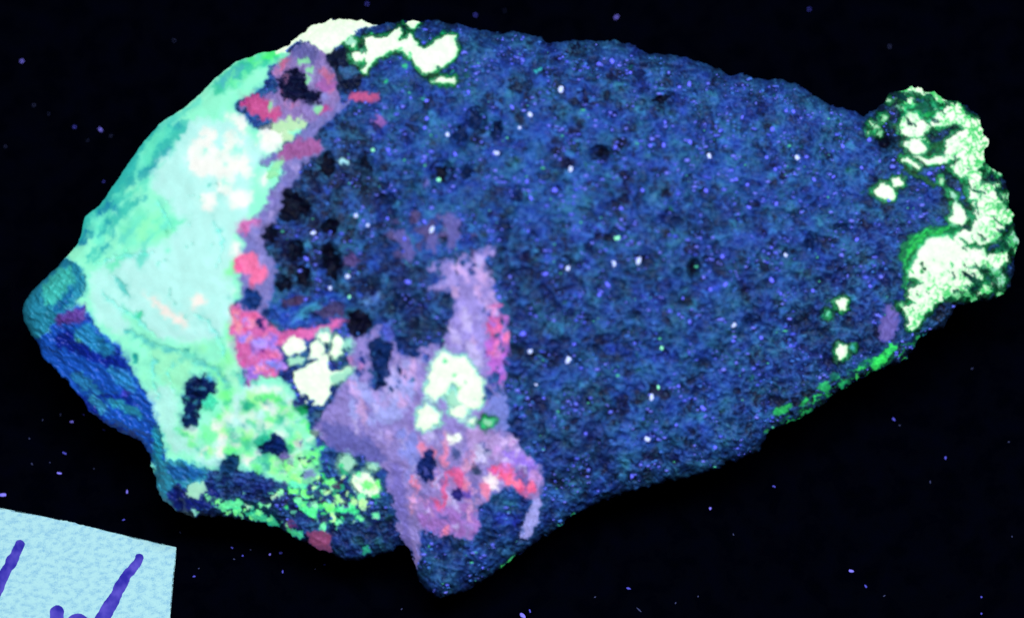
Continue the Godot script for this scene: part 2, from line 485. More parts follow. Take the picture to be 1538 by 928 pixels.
	mineral("", 1, 224, 220, 212, [412.3,606.3, 412.9,609.7, 410.9,613, 406.5,614.4, 401.9,614.5, 399,611.6, 396.1,609.5, 392.6,606.3, 395.1,602.8, 398.5,600.6, 402.1,599, 406.3,599.1, 411.3,599.3, 413.9,602.6])
	mineral("", 1, 224, 220, 212, [430.3,616.2, 427.8,618.6, 427,621.6, 424,623.9, 420.3,623, 417.1,621.6, 415.7,618.9, 414.5,616.2, 413.5,612.6, 417.1,610.8, 420.5,610.4, 423.8,609.5, 427,610.8, 430,612.9])
	mineral("", 1, 224, 220, 212, [337.7,639, 335.9,641.9, 332.7,643.4, 330.3,646.2, 325.9,646.7, 322.9,644.1, 320.5,641.8, 319.9,639, 319.9,635.9, 321.6,632.6, 326.3,632.8, 329.8,633.2, 334,633.2, 336.5,635.8])
	mineral("", 1, 224, 220, 212, [343.2,670.6, 341.4,672.5, 339.4,674, 337.1,676.3, 333.2,675.7, 330.7,674, 328.2,672.7, 327.4,670.6, 327.2,668.2, 329.6,666.3, 333.6,666.6, 336.7,666.1, 340.5,666.3, 342.4,668.4])
	mineral("", 1, 224, 220, 212, [413.4,635, 412.7,637.2, 411,639.3, 407.7,639.5, 405,639, 401.4,639.3, 399.3,637.4, 399.6,635, 400.2,632.9, 402.4,631.6, 404.6,629.9, 408,629.3, 410.1,631.6, 411.8,633.1])
	mineral("", 1, 224, 220, 212, [457.3,657.7, 456.3,663.1, 454.2,665.2, 452.8,669.4, 450.5,670.6, 448.6,667.2, 447.2,662.9, 447.4,657.7, 447.4,652.8, 448,646.6, 450.6,646.3, 452.7,647.5, 454.7,648.6, 456.1,652.7])
	mineral("", 1, 224, 220, 212, [466.4,687.4, 465.6,691.6, 463,694.2, 460.4,697, 456.5,699, 453.9,694.8, 452.4,691.1, 450.6,687.4, 451.4,683, 453.1,678.8, 456.8,677.7, 460,679.7, 463.7,679.4, 466.7,682.5])
	mineral("", 1, 224, 220, 212, [402,583.6, 401.4,587, 398.4,588.6, 395.8,590.1, 392.9,589.9, 389.9,589.3, 387,587.1, 388.1,583.6, 389,581, 389.7,577.8, 392.7,576.6, 396,576.4, 398.5,578.4, 399.5,581.1])
	mineral("", 1, 224, 220, 212, [355,687.4, 356,689.9, 353.9,691.6, 351.1,691.8, 348.6,692, 346.4,691, 344,689.7, 343.1,687.4, 345.4,685.6, 346.5,683.9, 348.4,682.2, 351.2,682.4, 353.8,683.3, 354.7,685.5])
	mineral("painted_shade_strip", 1, 48, 172, 165, [105,376, 110,326, 150,284, 190,215, 236,178, 256.8,186.5, 270.3,201.2, 261.2,223.5, 240.8,237.2, 227.4,247, 206,267.7, 184.7,290.5, 175.4,316.6, 149.4,342.5, 121.6,368.1])  # shade of the sloping upper left edge painted in as darker teal
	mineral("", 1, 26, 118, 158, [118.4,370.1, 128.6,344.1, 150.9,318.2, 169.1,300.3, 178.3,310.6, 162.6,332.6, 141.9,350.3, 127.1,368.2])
	mineral("", 1, 100, 222, 185, [205.7,240.3, 222.3,210.1, 240.5,192.2, 252.8,188.4, 245.7,210.8, 227.8,232.8, 211.6,250.6])
	mineral("", 1, 90, 205, 185, [232,188, 250,176, 285.3,160.2, 300.3,146.2, 300.9,156.6, 262.8,182.5, 240.7,196.3])
	mineral("", 1, 56, 186, 150, [318.4,130.3, 340.1,105.1, 360.1,92.1, 390.1,82.1, 416.3,80.3, 424.8,88.9, 401.1,97.1, 381.2,105.2, 361.6,119.4, 339.7,137.3, 323.2,142.9])
	mineral("", 1, 70, 170, 175, [325.5,125.4, 345.3,105.3, 360.5,98.4, 372.9,100.8, 353.3,119.1, 337.4,133.1])
	mineral("", 1, 70, 225, 120, [372.1,88.1, 398,74, 420,72, 424.5,82.6, 400.9,92.9, 380.8,96.7])
	mineral("teal_tip", 2, 42, 141, 171, [20,467, 50,420, 88,388, 113.5,392.2, 125.2,404.3, 130.6,420.3, 129.9,440.2, 116.1,455.1, 98.1,469.9, 84.6,479.9, 68.1,499.9, 50,515, 30,500])
	mineral("", 2, 66, 186, 176, [62.6,430, 88.5,404, 109.9,402.2, 115.5,420.2, 100,440.1, 84.2,458, 69,456])
	mineral("", 2, 24, 104, 156, [82.7,466, 96.2,446.1, 110.1,432.2, 114.6,436.2, 103.4,456.1, 89.5,470])
	mineral("blue_fracture_face", 2, 30, 90, 194, [50,512, 72.6,497.9, 84.6,479.9, 93.8,469.9, 110.3,462, 129.1,458.1, 137.3,469.9, 145.3,487.7, 168,510.5, 193.7,539.1, 206.5,563.8, 214.5,577.7, 225.6,596.6, 233.3,616.8, 239.1,639, 248.3,669.1, 250,687.2, 236.8,699.7, 222,690, 210,672, 170,652, 110,605, 70,560, 50,530])
	mineral("", 2, 42, 138, 192, [118.7,491.7, 137.3,483.8, 157.1,504.5, 178.9,529.2, 174.9,539.1, 151.3,529.3, 127.6,519.5, 113.8,504.6])
	mineral("", 2, 46, 136, 202, [160.4,551.2, 181.8,544.1, 202.6,564.8, 211.8,588.7, 195.4,586.8, 173.2,571.1])
	mineral("", 2, 50, 156, 192, [157.8,595.4, 182.3,595, 210,610.9, 217.1,625.1, 198.7,623.3, 172.6,611.4])
	mineral("", 2, 48, 136, 196, [100.8,561.9, 122.4,559.6, 142.8,575.5, 154.9,589.4, 139.7,591.7, 118.8,579.9])
	mineral("", 2, 56, 146, 196, [122,598, 144,591.6, 160.5,605.4, 161.2,621.7, 142.6,615.8])
	mineral("", 2, 42, 156, 186, [230.7,639.1, 242.7,649.1, 248.1,675.2, 245.4,699.4, 238.5,719.8, 228.3,689.9])
	mineral("", 2, 20, 46, 156, [80.3,519.8, 88.9,499.8, 105.5,493.8, 115.6,509.6, 136,521.5, 156.2,535.3, 176.9,531.2, 196.7,544.1, 192.7,554.9, 165.7,551.2, 134.6,539.4, 103.7,525.7])
	mineral("", 2, 22, 54, 162, [129.2,585.8, 152.7,591.4, 179.6,589, 204.8,598.8, 210,610.9, 183.8,601.1, 152.3,597.5])
	mineral("", 2, 20, 46, 146, [110,590, 130.7,597.9, 160.4,631.9, 200.6,649.8, 215.2,664.9, 190,652, 150,634, 122,610])
	mineral("", 2, 26, 66, 166, [171.9,511.4, 186.8,524.3, 206.5,558.9, 196.7,554.9, 178.9,535.2])
	mineral("violet_stain", 2, 98, 66, 156, [84.7,477.9, 106.3,466, 129.3,460, 135.4,471.9, 127.5,481.8, 106,485.8, 88.2,491.8])
	mineral("", 2, 90, 186, 156, [113.8,503.6, 124.3,507.6, 129.9,517.5, 117.4,513.6])
	mineral("", 2, 76, 66, 196, [200.4,590.8, 199.8,592.7, 197.6,594.2, 194.3,594.9, 191.4,594.1, 188.2,594.1, 185.1,593, 185.9,591, 186.9,589.3, 189,588, 191.7,587.1, 195.3,586.2, 197.8,587.7, 198.5,589.4])
	mineral("teal_corner", 2, 50, 146, 178, [236.9,689.6, 275.7,689.3, 311.3,701.2, 315.1,719.7, 285.4,725.2, 280,743.9, 262,770, 240,752, 228,705])
	mineral("", 2, 34, 106, 176, [251.9,699.1, 294.7,699.6, 312.6,713.5, 272.9,720.5, 251.6,711.2])
	mineral("dark_corner", 2, 26, 42, 126, [253,739.5, 264.1,726.9, 278.8,730.5, 283.9,746.9, 307.8,738.3, 322,719.7, 332.9,733.2, 331.1,759.3, 300.9,764.5, 270.1,767.9, 256.2,755.9])
	mineral("crack", 8, 86, 178, 172, [171.4,414.7, 180.2,427.7, 189.8,439.2, 197.1,449.9, 200.2,448.4, 195.6,435.4, 185.5,423.2, 174.2,412.5])
	mineral("crack", 8, 86, 178, 172, [210.5,505, 224.6,516.5, 239.1,522.6, 255.3,526.7, 268.6,527, 269.1,523.6, 256.7,519.9, 241.2,516.1, 228,510.4, 212.4,502.1])
	mineral("crack", 8, 86, 178, 172, [268,526.8, 294,542.2, 328.1,557.7, 340,575.5, 349.3,591.3, 352.4,589.8, 345.9,572, 332.1,552.1, 297,536, 269.6,523.8])
	mineral("crack", 8, 86, 178, 172, [188.2,497.3, 200.3,502.8, 210.7,506.1, 212.3,503, 202.9,496.4, 189.3,494])
	mineral("crack", 8, 86, 178, 172, [358.6,560.2, 363.6,566.5, 369,579.1, 372.3,578.2, 369.7,563.2, 360.9,557.6])
	mineral("", 8, 30, 140, 140, [212.2,537.1, 212.5,540.5, 211,543.2, 208.5,542.8, 206.5,543.4, 204.2,543, 202.9,540.3, 202.3,537.1, 203.6,534.5, 204.8,532.4, 206.3,529.3, 208.7,529.9, 210.3,532.2, 211.8,534.3])
	mineral("", 8, 60, 180, 170, [241.9,542.1, 240.5,543.8, 240.2,546.3, 237.7,547.5, 234.9,546.7, 232.6,545.8, 231.4,544, 230.1,542.1, 229.9,539.5, 232.8,538.6, 235,537.9, 237.6,537.1, 240,538.1, 242.1,539.7])
	mineral("", 8, 70, 190, 150, [218,471.9, 217.9,474.5, 216.4,476.8, 214,478.4, 211.3,477, 209.3,475.9, 206.4,474.8, 206.2,471.9, 207.2,469.4, 209,467.5, 211.3,466.9, 214,465.4, 216.7,466.6, 217.1,469.7])
	mineral("", 8, 50, 130, 120, [262,437.3, 261.5,439.5, 261.1,441.9, 260.4,443.1, 259.4,443.7, 258.6,442.3, 258.5,439.4, 258,437.3, 257.9,434.4, 258.7,432.6, 259.5,431.5, 260.3,432.1, 261.1,433, 262,434.2])
	mineral("", 8, 50, 130, 120, [269.4,457.1, 269.6,457.9, 269.2,458.8, 268.3,459.1, 267.4,459.1, 266.8,458.4, 266.2,457.9, 265.5,457.1, 266,456.2, 266.7,455.7, 267.4,455.2, 268.3,455.2, 269.2,455.3, 269.7,456.2])
	mineral("", 8, 50, 130, 120, [296.6,366.1, 296.6,367.1, 295.7,367.7, 294.9,368, 294.1,367.9, 293.3,367.7, 292.4,367.2, 292.6,366.1, 293,365.4, 293.3,364.6, 294.1,364.2, 295,364, 295.8,364.6, 295.9,365.4])
	mineral("", 8, 50, 130, 120, [331.7,277.2, 331.6,278.4, 331,279.5, 329.8,280.2, 328.4,280.4, 327.5,279.2, 326.8,278.3, 325.8,277.2, 326.3,275.8, 327.3,274.9, 328.5,274.4, 329.7,274.7, 331.2,274.6, 332.2,275.7])
	mineral("", 8, 50, 130, 120, [410.4,614.3, 410,616, 409.2,616.7, 408.6,618.1, 407.7,618.6, 406.9,617.4, 406.4,616, 406.5,614.3, 406.5,612.6, 406.7,610.5, 407.8,610.4, 408.6,610.8, 409.4,611.2, 410,612.6])
	mineral("", 8, 50, 130, 120, [255.3,349.3, 254.6,350.5, 254.1,351.5, 253.4,352.2, 252.5,352.3, 251.6,352, 251.4,350.5, 251.3,349.3, 251,347.9, 251.7,346.8, 252.6,346.4, 253.4,346.5, 254,347.4, 254.9,347.9])
	sprinkle([335,588.6, 384.5,573.7, 443.8,583.6, 478.4,657.7, 481.3,722, 404.2,712.1, 354.8,687.4, 305.4,687.4, 264.4,638.5, 315.3,638], 90, 1, [Color8(110,236,140), Color8(96,226,126), Color8(150,240,150)], 3, 11, 11, 1, 0, "")
	sprinkle([335,588.6, 384.5,573.7, 443.8,583.6, 478.4,657.7, 481.3,722, 404.2,712.1, 354.8,687.4, 305.4,687.4, 264.4,638.5, 315.3,638], 70, 1, [Color8(206,226,214), Color8(226,222,214), Color8(190,226,210)], 3, 9, 12, 1, 0, "")
	sprinkle([335,588.6, 384.5,573.7, 443.8,583.6, 478.4,657.7, 481.3,722, 404.2,712.1, 354.8,687.4, 305.4,687.4, 264.4,638.5, 315.3,638], 50, 1, [Color8(40,160,130), Color8(60,180,150), Color8(30,120,130)], 2, 6, 13, 1.8, 0.6, "")
	sprinkle([221.4,489.7, 305.4,519.4, 354.8,558.9, 335,608.3, 246.1,568.8, 211.5,519.4], 26, 1, [Color8(110,210,180), Color8(140,230,180), Color8(90,196,180)], 3, 10, 14, 1, 0, "")
	sprinkle([120.2,360, 180.9,280.3, 251.2,195.6, 282.1,191.2, 244.2,261.6, 194.4,331, 144.2,400.4], 50, 1, [Color8(60,180,165), Color8(90,210,180), Color8(40,150,160), Color8(110,222,190)], 4, 14, 15, 2.2, -0.95, "")
	sprinkle([193.3,310.9, 275.7,301.9, 275.7,371.1, 186.8,400.7, 145.6,420.4], 26, 1, [Color8(110,220,180), Color8(120,226,190), Color8(96,206,186)], 4, 12, 16, 1.8, -0.8, "")
	sprinkle([330,110, 400.1,80.2, 420.3,80.3, 401.9,111.8, 352.2,136.7], 18, 1, [Color8(60,190,160), Color8(90,214,180), Color8(110,230,160)], 3, 8, 17, 1.8, -0.6, "")
	sprinkle([352.9,152.2, 394.4,183.3, 384.5,232.7, 344.9,292, 305.4,262.3, 303.5,202], 30, 1, [Color8(214,224,216), Color8(222,222,216), Color8(150,224,206)], 4, 13, 18, 1, 0, "")
	sprinkle([349.9,371.1, 362.7,371.1, 366.7,450.2, 349.9,479.8, 354.8,568.8, 340,558.9], 18, 1, [Color8(200,226,214), Color8(130,230,160), Color8(150,228,190)], 3, 9, 19, 1, 0, "")
	sprinkle([144.2,400.4, 344.9,203, 364.7,479.8, 325.2,558.9, 226.3,558.9, 157.1,479.8], 46, 8, [Color8(90,180,170), Color8(60,150,140), Color8(110,200,180)], 1, 2.4, 21, 1, 0, "")
	mineral("", 8, 112, 206, 196, [144.5,399.2, 170.9,390.4, 202.8,384.7, 238.3,379.8, 238.1,378.1, 202.3,381.2, 169.7,387, 143.6,397.6])
	mineral("", 8, 112, 206, 196, [156.6,440.9, 181.8,463.4, 210.4,481.2, 237.6,504.2, 238.8,502.9, 212.5,478.4, 183.8,460.6, 157.7,439.6])
	mineral("", 8, 112, 206, 196, [236.8,302.1, 254.5,332.4, 267.1,353.7, 268.6,352.9, 257.5,330.7, 238.4,301.3])
	mineral("", 8, 112, 206, 196, [295.1,470.7, 316,483, 333.5,510.2, 342.1,539.3, 343.8,538.9, 336.6,508.8, 318.5,480.6, 295.9,469.2])
	mineral("", 8, 112, 206, 196, [227.5,519.6, 234.5,544.2, 230.5,569, 241,598.8, 242.8,598.2, 234,568.6, 237.9,543.9, 229.1,519.1])
	mineral("", 8, 112, 206, 196, [267.1,538.7, 254.3,558.7, 261.1,588.7, 262.7,588.4, 257.7,559.1, 268.6,539.6])
	mineral("", 8, 112, 206, 196, [322.4,331.9, 337.3,361.5, 334.2,396.7, 335.9,396.9, 340.7,360.9, 323.9,331.1])
	mineral("dark_pit", 6, 6, 34, 92, [284.6,569.8, 295.5,566.8, 310.3,560.9, 319.2,568.8, 329.1,578.7, 325.2,588.6, 310.3,596.5, 304.4,604.4, 301.4,616.2, 302.4,635, 291.6,638, 284.5,640, 275.3,631.2, 277.7,618.2, 281.7,608.3, 275.7,596.5, 282.7,584.6])
	mineral("", 7, 60, 190, 150, [308.4,598.4, 323.2,592.5, 329.1,604.4, 317.3,614.3, 305.4,610.3])
	mineral("", 0, 50, 140, 165, [310.6,581.6, 311.5,583.6, 309.8,585, 307.4,585.1, 305.3,585.3, 303.5,584.6, 301.6,583.5, 300.7,581.6, 302.6,580.2, 303.6,578.9, 305.2,577.4, 307.5,577.6, 309.6,578.4, 310.5,580])
	mineral("", 0, 50, 140, 165, [288.7,596.5, 287.9,597.9, 287.4,599.4, 286.4,601.1, 285,600.3, 284,599.2, 283,598.1, 282.7,596.5, 282.6,594.5, 283.7,593.2, 285.1,593.4, 286.3,592.6, 287.7,593, 288.4,594.7])
	mineral("", 0, 50, 140, 165, [288.8,625.1, 288.5,627.5, 286.4,628.6, 284.6,629.3, 282.4,630.7, 280.3,629.3, 279.4,627.2, 278.9,625.1, 279.6,623.2, 280.2,620.8, 282.4,619.6, 284.6,621, 286.5,621.5, 288.3,622.9])
	mineral("", 0, 50, 140, 165, [300.7,602.4, 299.9,603.5, 299.1,604.4, 298.2,605.7, 296.8,605.5, 295.8,604.5, 294.9,603.6, 294.8,602.4, 294.5,601, 295.4,599.8, 296.9,600, 298.1,599.7, 299.5,599.9, 300.3,601.1])
	mineral("dark_pocket", 6, 10, 40, 108, [391.4,665.7, 402.3,661.7, 414.1,647.9, 424,655.8, 431.9,661.7, 433.9,673.6, 424,681.5, 408.2,680.5, 395.3,679.5])
	mineral("violet_patch", 4, 103, 97, 154, [424,674.6, 437.9,675.5, 441.8,697.3, 428,699.3, 422,687.4])
	mineral("dark_pocket", 6, 14, 64, 112, [331.1,695.3, 341,685.4, 350.9,681.5, 360.7,683.4, 358.8,701.2, 346.5,709.4, 331.8,706.3])
	mineral("", 7, 34, 150, 120, [384.5,661.7, 400.3,649.8, 410.2,647.9, 402.3,661.7, 392.4,669.6])
	mineral("", 7, 24, 130, 80, [449.7,610.3, 461.6,604.4, 465.5,614.3, 459.6,622.2, 449.7,616.2])
	mineral("", 1, 70, 190, 150, [354.3,659.1, 373.6,668.5, 388,671, 388.8,668.2, 375.6,662.9, 355.4,656.4])
	mineral("", 1, 70, 190, 150, [369.8,629.3, 382.6,640.2, 395.3,650.9, 397.4,648.8, 386.4,635.7, 371.5,626.9])
	mineral("", 1, 70, 190, 150, [344.2,654.1, 355.6,662.4, 364.3,663.1, 365.1,660.3, 358,657, 345.7,651.5])
	mineral("", 1, 70, 190, 150, [427.9,639, 435.6,649.8, 442.6,656.7, 445,654.9, 440.1,646, 430.1,637])
	mineral("", 1, 70, 190, 150, [413.1,639.1, 425.6,630.6, 436.4,624.5, 435.3,621.8, 422.4,625.6, 411.2,636.8])
	mineral("", 1, 70, 190, 150, [377.5,698.4, 390.5,689.5, 397.5,678.4, 395.2,676.6, 386.3,685.3, 375.6,696.1])
	sprinkle([275.7,573.7, 325.2,560.9, 327.1,583.6, 303.4,608.3, 301.4,634, 280.4,638.1], 10, 0, [Color8(50,130,160), Color8(40,100,150)], 2, 4, 20, 1, 0, "")
	mineral("violet_patch", 4, 124, 105, 161, [424.9,91, 440.5,72.6, 452.5,62.6, 468.1,67.4, 492.1,82.9, 498.9,102.9, 506.1,116, 509,138.8, 515,155.6, 506.1,167.4, 489.3,179.3, 470.5,189.2, 458.6,187.2, 443.8,183.3, 429,187.2, 416.1,187.2, 401.3,181.3, 388.4,179.3, 374.5,171.4, 359.6,162.7, 371.5,150.7, 397.7,145.2, 413.4,138.1, 418.9,127.7, 406.6,105.6])
	mineral("", 4, 90, 88, 145, [436.6,78.8, 452.5,62.6, 473.4,71.8, 482.3,93, 462,98.4, 445.5,93.7])
	mineral("red_patch", 3, 169, 70, 124, [361.5,158.6, 369.3,148.6, 387.4,141.9, 403.1,151.5, 416.1,159.5, 426,169.4, 418.1,184.3, 401.3,184.3, 384.5,177.3, 374.4,167.3])
	mineral("red_patch", 3, 155, 72, 130, [479.4,162.5, 491.2,159.5, 503.1,161.5, 499.1,170.4, 485.3,174.4, 477.4,170.4])
	mineral("red_patch", 3, 144, 86, 152, [479.4,125.9, 491.2,120, 503.1,124, 507,137.8, 499.1,146.7, 485.3,141.7, 477.4,133.8])
	mineral("dark_patch", 6, 12, 16, 54, [417.9,127.7, 426.1,114.2, 434.8,105.9, 449.1,106.4, 457.5,112.9, 461.5,133.7, 473.4,137.8, 484.3,142.7, 483.3,156.6, 471.5,159.5, 462.6,156.6, 455.6,149.7, 444.8,154.6, 431.9,151.6, 421.6,141.3])
	mineral("", 6, 9, 22, 56, [491.8,74.5, 511.8,74.8, 531.4,66.3, 546.7,83, 537.5,98.9, 547.6,114.1, 542.6,133.8, 522.9,141.7, 509,133.8, 506.1,112.1, 492.5,93.3])
	mineral("", 0, 30, 44, 100, [507,108.1, 526.7,100.1, 542.6,108.1, 537.7,120, 515,124])
	mineral("red_patch", 3, 159, 74, 122, [519.9,152.6, 528.8,143.7, 539.7,136.8, 554.5,141.7, 570.3,143.7, 572.3,151.6, 557.5,157.6, 544.6,152.6, 532.7,155.6])
	mineral("red_patch", 3, 121, 80, 152, [559.4,181.3, 570.3,173.4, 580.2,179.3, 582.2,190.2, 568.3,195.1, 558.4,189.2])
	mineral("", 0, 70, 120, 180, [552.5,195.1, 564.4,195.1, 566.4,204, 555.5,205])
	mineral("violet_band", 4, 109, 105, 165, [521.9,155.6, 532.7,153.6, 508,175.4, 485.3,193.2, 477.4,208, 489.3,216.9, 491.2,228.7, 481.3,238.6, 465.5,245.5, 455.6,252.5, 451.7,270.3, 439.8,285.1, 428,307.8, 422,330.6, 406.2,346.4, 400.3,361.2, 401.3,375, 412.2,388.9, 420.1,402.7, 417.1,428.4, 409.2,458.1, 392.4,473.9, 372.6,469.9, 356.8,467, 366.7,447.2, 367.7,428.4, 358.8,400.7, 363.7,382.9, 374.6,367.1, 366.7,358.2, 360.7,348.3, 363.7,337.5, 380.5,330.6, 400.3,314.7, 410.2,286.1, 426,266.3, 428,249.5, 418.1,242.6, 398.3,254.4, 395.3,242.6, 404.2,237.6, 420.1,230.7, 433.9,216.9, 446.7,209, 459.6,195.1, 483.3,177.3, 506.1,160.5])
	mineral("red_patch", 3, 138, 80, 136, [419.1,230.7, 428,222.8, 438.8,215.9, 449.7,210, 463.6,210.9, 477.4,209, 487.3,216.9, 485.3,228.7, 471.5,236.6, 455.6,240.6, 441.8,242.6, 428,242.6, 416.1,240.6])
	mineral("red_patch", 3, 180, 100, 158, [359.8,343.4, 366.7,334.5, 379.5,330.6, 394.4,328.6, 395.3,339.4, 382.5,347.4, 370.6,354.3, 362.7,351.3])
	mineral("red_patch", 3, 210, 100, 146, [358.8,385.9, 368.7,381, 379.5,378, 390.4,381, 394.4,392.8, 406.2,398.8, 408.2,412.6, 398.3,422.5, 384.5,434.3, 376.6,428.4, 382.5,414.6, 370.6,412.6, 358.8,408.6])
	mineral("", 4, 140, 128, 192, [388.4,388.9, 400.3,384.9, 406.2,396.8, 398.3,402.7])
	mineral("dark_patch", 6, 20, 60, 130, [368.7,442.3, 376.6,434.3, 392.4,436.3, 398.3,448.2, 392.4,460, 376.6,464, 368.7,456.1])
	mineral("red_block", 3, 190, 92, 156, [351.9,462, 360.7,458.1, 369.6,464, 391.4,468.9, 406.2,483.8, 416.1,493.7, 429.9,496.6, 442.8,495.6, 470.5,489.7, 493.2,483.8, 519.9,473.9, 523.9,481.8, 509,493.7, 493.2,500.6, 479.4,507.5, 460.6,512.4, 442.8,511.4, 426,515.4, 421,526.3, 424,536.2, 433.9,545.1, 428,554.9, 418.1,564.8, 392.4,564.8, 382.5,572.7, 373.6,578.7, 370.6,554.9, 362.7,543.1, 358.8,529.2, 354.8,511.4, 350.9,489.7])
	mineral("", 3, 214, 130, 148, [352.8,469.9, 362.7,464, 368.7,477.8, 370.6,495.6, 360.7,501.6, 353.8,489.7])
	mineral("", 3, 210, 90, 144, [366.7,477.8, 380.5,469.9, 390.4,473.9, 384.5,489.7, 376.6,501.6, 368.7,495.6])
	mineral("", 3, 152, 130, 224, [356.8,503.5, 376.6,501.6, 400.3,507.5, 408.2,519.4, 396.3,523.3, 380.5,515.4, 362.7,513.4])
	mineral("", 3, 142, 102, 200, [370.6,554.9, 384.5,545.1, 402.3,551, 400.3,560.9, 384.5,568.8, 374.6,574.7])
	mineral("", 3, 123, 122, 214, [404.2,537.1, 422,539.1, 431.9,547, 418.1,556.9, 404.2,551])
	mineral("dark_dot", 6, 40, 30, 110, [398.3,485.7, 397.9,488.8, 396.9,491.9, 394.5,492.5, 392.5,491.2, 390.1,491.4, 388.4,489.1, 388.4,485.7, 389,482.8, 390.7,481.1, 392.3,479, 394.7,477.7, 396.3,480.6, 397.3,483.1])
	mineral("", 6, 110, 40, 120, [400.8,525.3, 400.6,527.6, 399.8,530, 398.2,531.3, 396.3,531.8, 395.1,529.5, 394.4,527.4, 392.9,525.3, 393.5,522.5, 394.9,520.7, 396.5,519.7, 398.1,520.3, 400,520.3, 401.5,522.3])
	mineral("", 6, 100, 40, 140, [419.2,537.1, 419.9,539, 417.9,540.7, 413.7,540.5, 410.5,540.7, 407,540.4, 404.8,538.9, 403.4,537.1, 405.7,535.6, 408,534.5, 410.2,532.8, 414.1,533, 416.8,534.2, 419,535.5])
	mineral("", 0, 20, 66, 170, [409.2,458.1, 443.8,444.2, 503.1,436.3, 532.7,450.2, 518.9,469.9, 483.3,481.8, 443.8,489.7, 419.1,485.7, 408.2,473.9])
	mineral("", 0, 60, 140, 215, [444.7,479.3, 465,469.1, 487.8,459.7, 486.7,456.4, 462.1,462.8, 442.9,476.4])
	mineral("", 0, 60, 140, 215, [466.4,463.5, 484.8,455.3, 503.7,445.8, 502.5,442.6, 481.8,449, 464.7,460.5])
	mineral("", 0, 60, 140, 215, [436.9,491.1, 453.3,480.9, 466,475.5, 465.1,472.2, 450.1,474.8, 434.8,488.3])
	mineral("", 4, 88, 76, 135, [471.5,468, 503.1,452.1, 522.9,456.1, 518.9,471.9, 493.2,479.8])
	mineral("", 4, 84, 61, 107, [424,452.1, 453.7,444.2, 473.4,446.2, 453.7,456.1, 431.9,462])
	sprinkle([359.8,469.9, 424,489.7, 431.9,549, 374.6,573.7], 34, 3, [Color8(214,128,164), Color8(167,128,214), Color8(203,102,154), Color8(142,108,204)], 3, 9, 31, 1, 0, "")
	sprinkle([406.4,101.4, 451.1,81.4, 503.1,114.1, 503.1,163.5, 443.8,181.3, 414.1,173.4], 22, 4, [Color8(161,113,163), Color8(115,113,173), Color8(172,97,135)], 3, 9, 32, 1, 0, "")
	sprinkle([453.7,242.6, 424,321.7, 404.2,351.3, 404.2,376, 379.5,361.2, 400.3,321.7, 424,272.2], 22, 4, [Color8(151,138,192), Color8(130,122,182), Color8(99,97,163)], 3, 9, 33, 1.6, 1.2, "")
	mineral("violet_mass", 4, 128, 115, 178, [513,506.5, 526.8,501.6, 539.7,507.5, 554.5,499.6, 570.3,486.7, 582.2,483.8, 593,480.8, 596,489.7, 594,504.5, 597,523.3, 612.8,532.2, 623.7,535.2, 631.6,523.3, 645.4,515.4, 664.2,511.4, 673.1,497.6, 678.1,474.9, 686,455.1, 677.1,440.3, 661.3,440.3, 645.4,442.3, 643.5,432.4, 656.3,427.4, 666.2,420.5, 655.3,412.6, 641.5,408.6, 646.4,396.8, 663.2,390.9, 678.1,389.9, 687,382.9, 698.8,382, 710.7,387.9, 718.6,378, 728.5,372.1, 743.3,370.1, 746.3,375, 739.3,389.9, 730.4,404.7, 743.3,424.5, 743.3,440.3, 747.3,453.1, 760.1,465, 764.1,477.8, 760.1,491.7, 767,519.4, 766,550, 756.1,576.7, 763.1,607.3, 763.1,645.9, 774.9,657.7, 786.8,673.6, 803.6,689.4, 815.5,699.3, 815.6,734.5, 810.7,758, 801.7,749.4, 785.8,742.9, 770,732.9, 752.2,731.9, 742.3,740.8, 735.4,748.7, 716.6,757.6, 722.5,786.3, 710.6,808.7, 694.8,806.1, 685,804, 672,800.6, 653.8,807.6, 636.8,794, 630.6,804.6, 634.4,828.9, 625,860, 612,822, 598.4,803.3, 590.8,752, 579.2,727.9, 583.2,706.2, 568.3,697.3, 555.5,690.4, 522.9,679.5, 493.2,669.6, 473.4,641.9, 481.3,620.2, 503.1,598.4, 513,576.7, 534.7,556.9, 524.8,539.1])
	mineral("", 4, 151, 134, 197, [690.9,385.9, 710.7,392.8, 742.3,375, 728.5,400.7, 716.6,412.6, 700.8,408.6, 673.1,430.4, 649.4,440.3, 671.1,420.5])
	mineral("", 4, 142, 128, 197, [684,455.1, 720.6,450.2, 735.4,469.9, 726.5,499.6, 735.4,539.1, 716.6,535.2, 681,519.4, 677.1,489.7])
	mineral("", 4, 142, 145, 205, [532.7,558.9, 554.5,578.7, 578.2,588.6, 601.9,539.1, 621.7,544.1, 623.7,598.4, 601.9,628.1, 562.4,638, 522.9,618.2])
	mineral("", 4, 92, 90, 158, [479.4,628.1, 513,638, 554.5,647.9, 582.2,687.4, 572.3,697.3, 532.7,681.5, 495.2,669.6])
	mineral("", 4, 172, 113, 171, [522.9,534.2, 538.7,529.2, 552.5,544.1, 542.6,554.9, 528.8,549])
	mineral("", 4, 122, 126, 197, [597,638, 626.7,647.9, 631.6,677.5, 616.8,726.9, 601.9,687.4])
	mineral("", 4, 111, 101, 173, [586.1,697.3, 600,687.4, 609.9,736.8, 616.5,798.9, 622.1,839.8, 606.1,811.8, 593.8,753.1])
	mineral("", 4, 109, 118, 188, [740.3,588.6, 762.1,588.6, 762.1,647.9, 740.3,638, 728.5,618.2])
	mineral("", 4, 163, 136, 192, [700.8,638, 740.3,647.9, 760.1,657.7, 755.2,687.4, 720.6,687.4, 700.8,667.6])
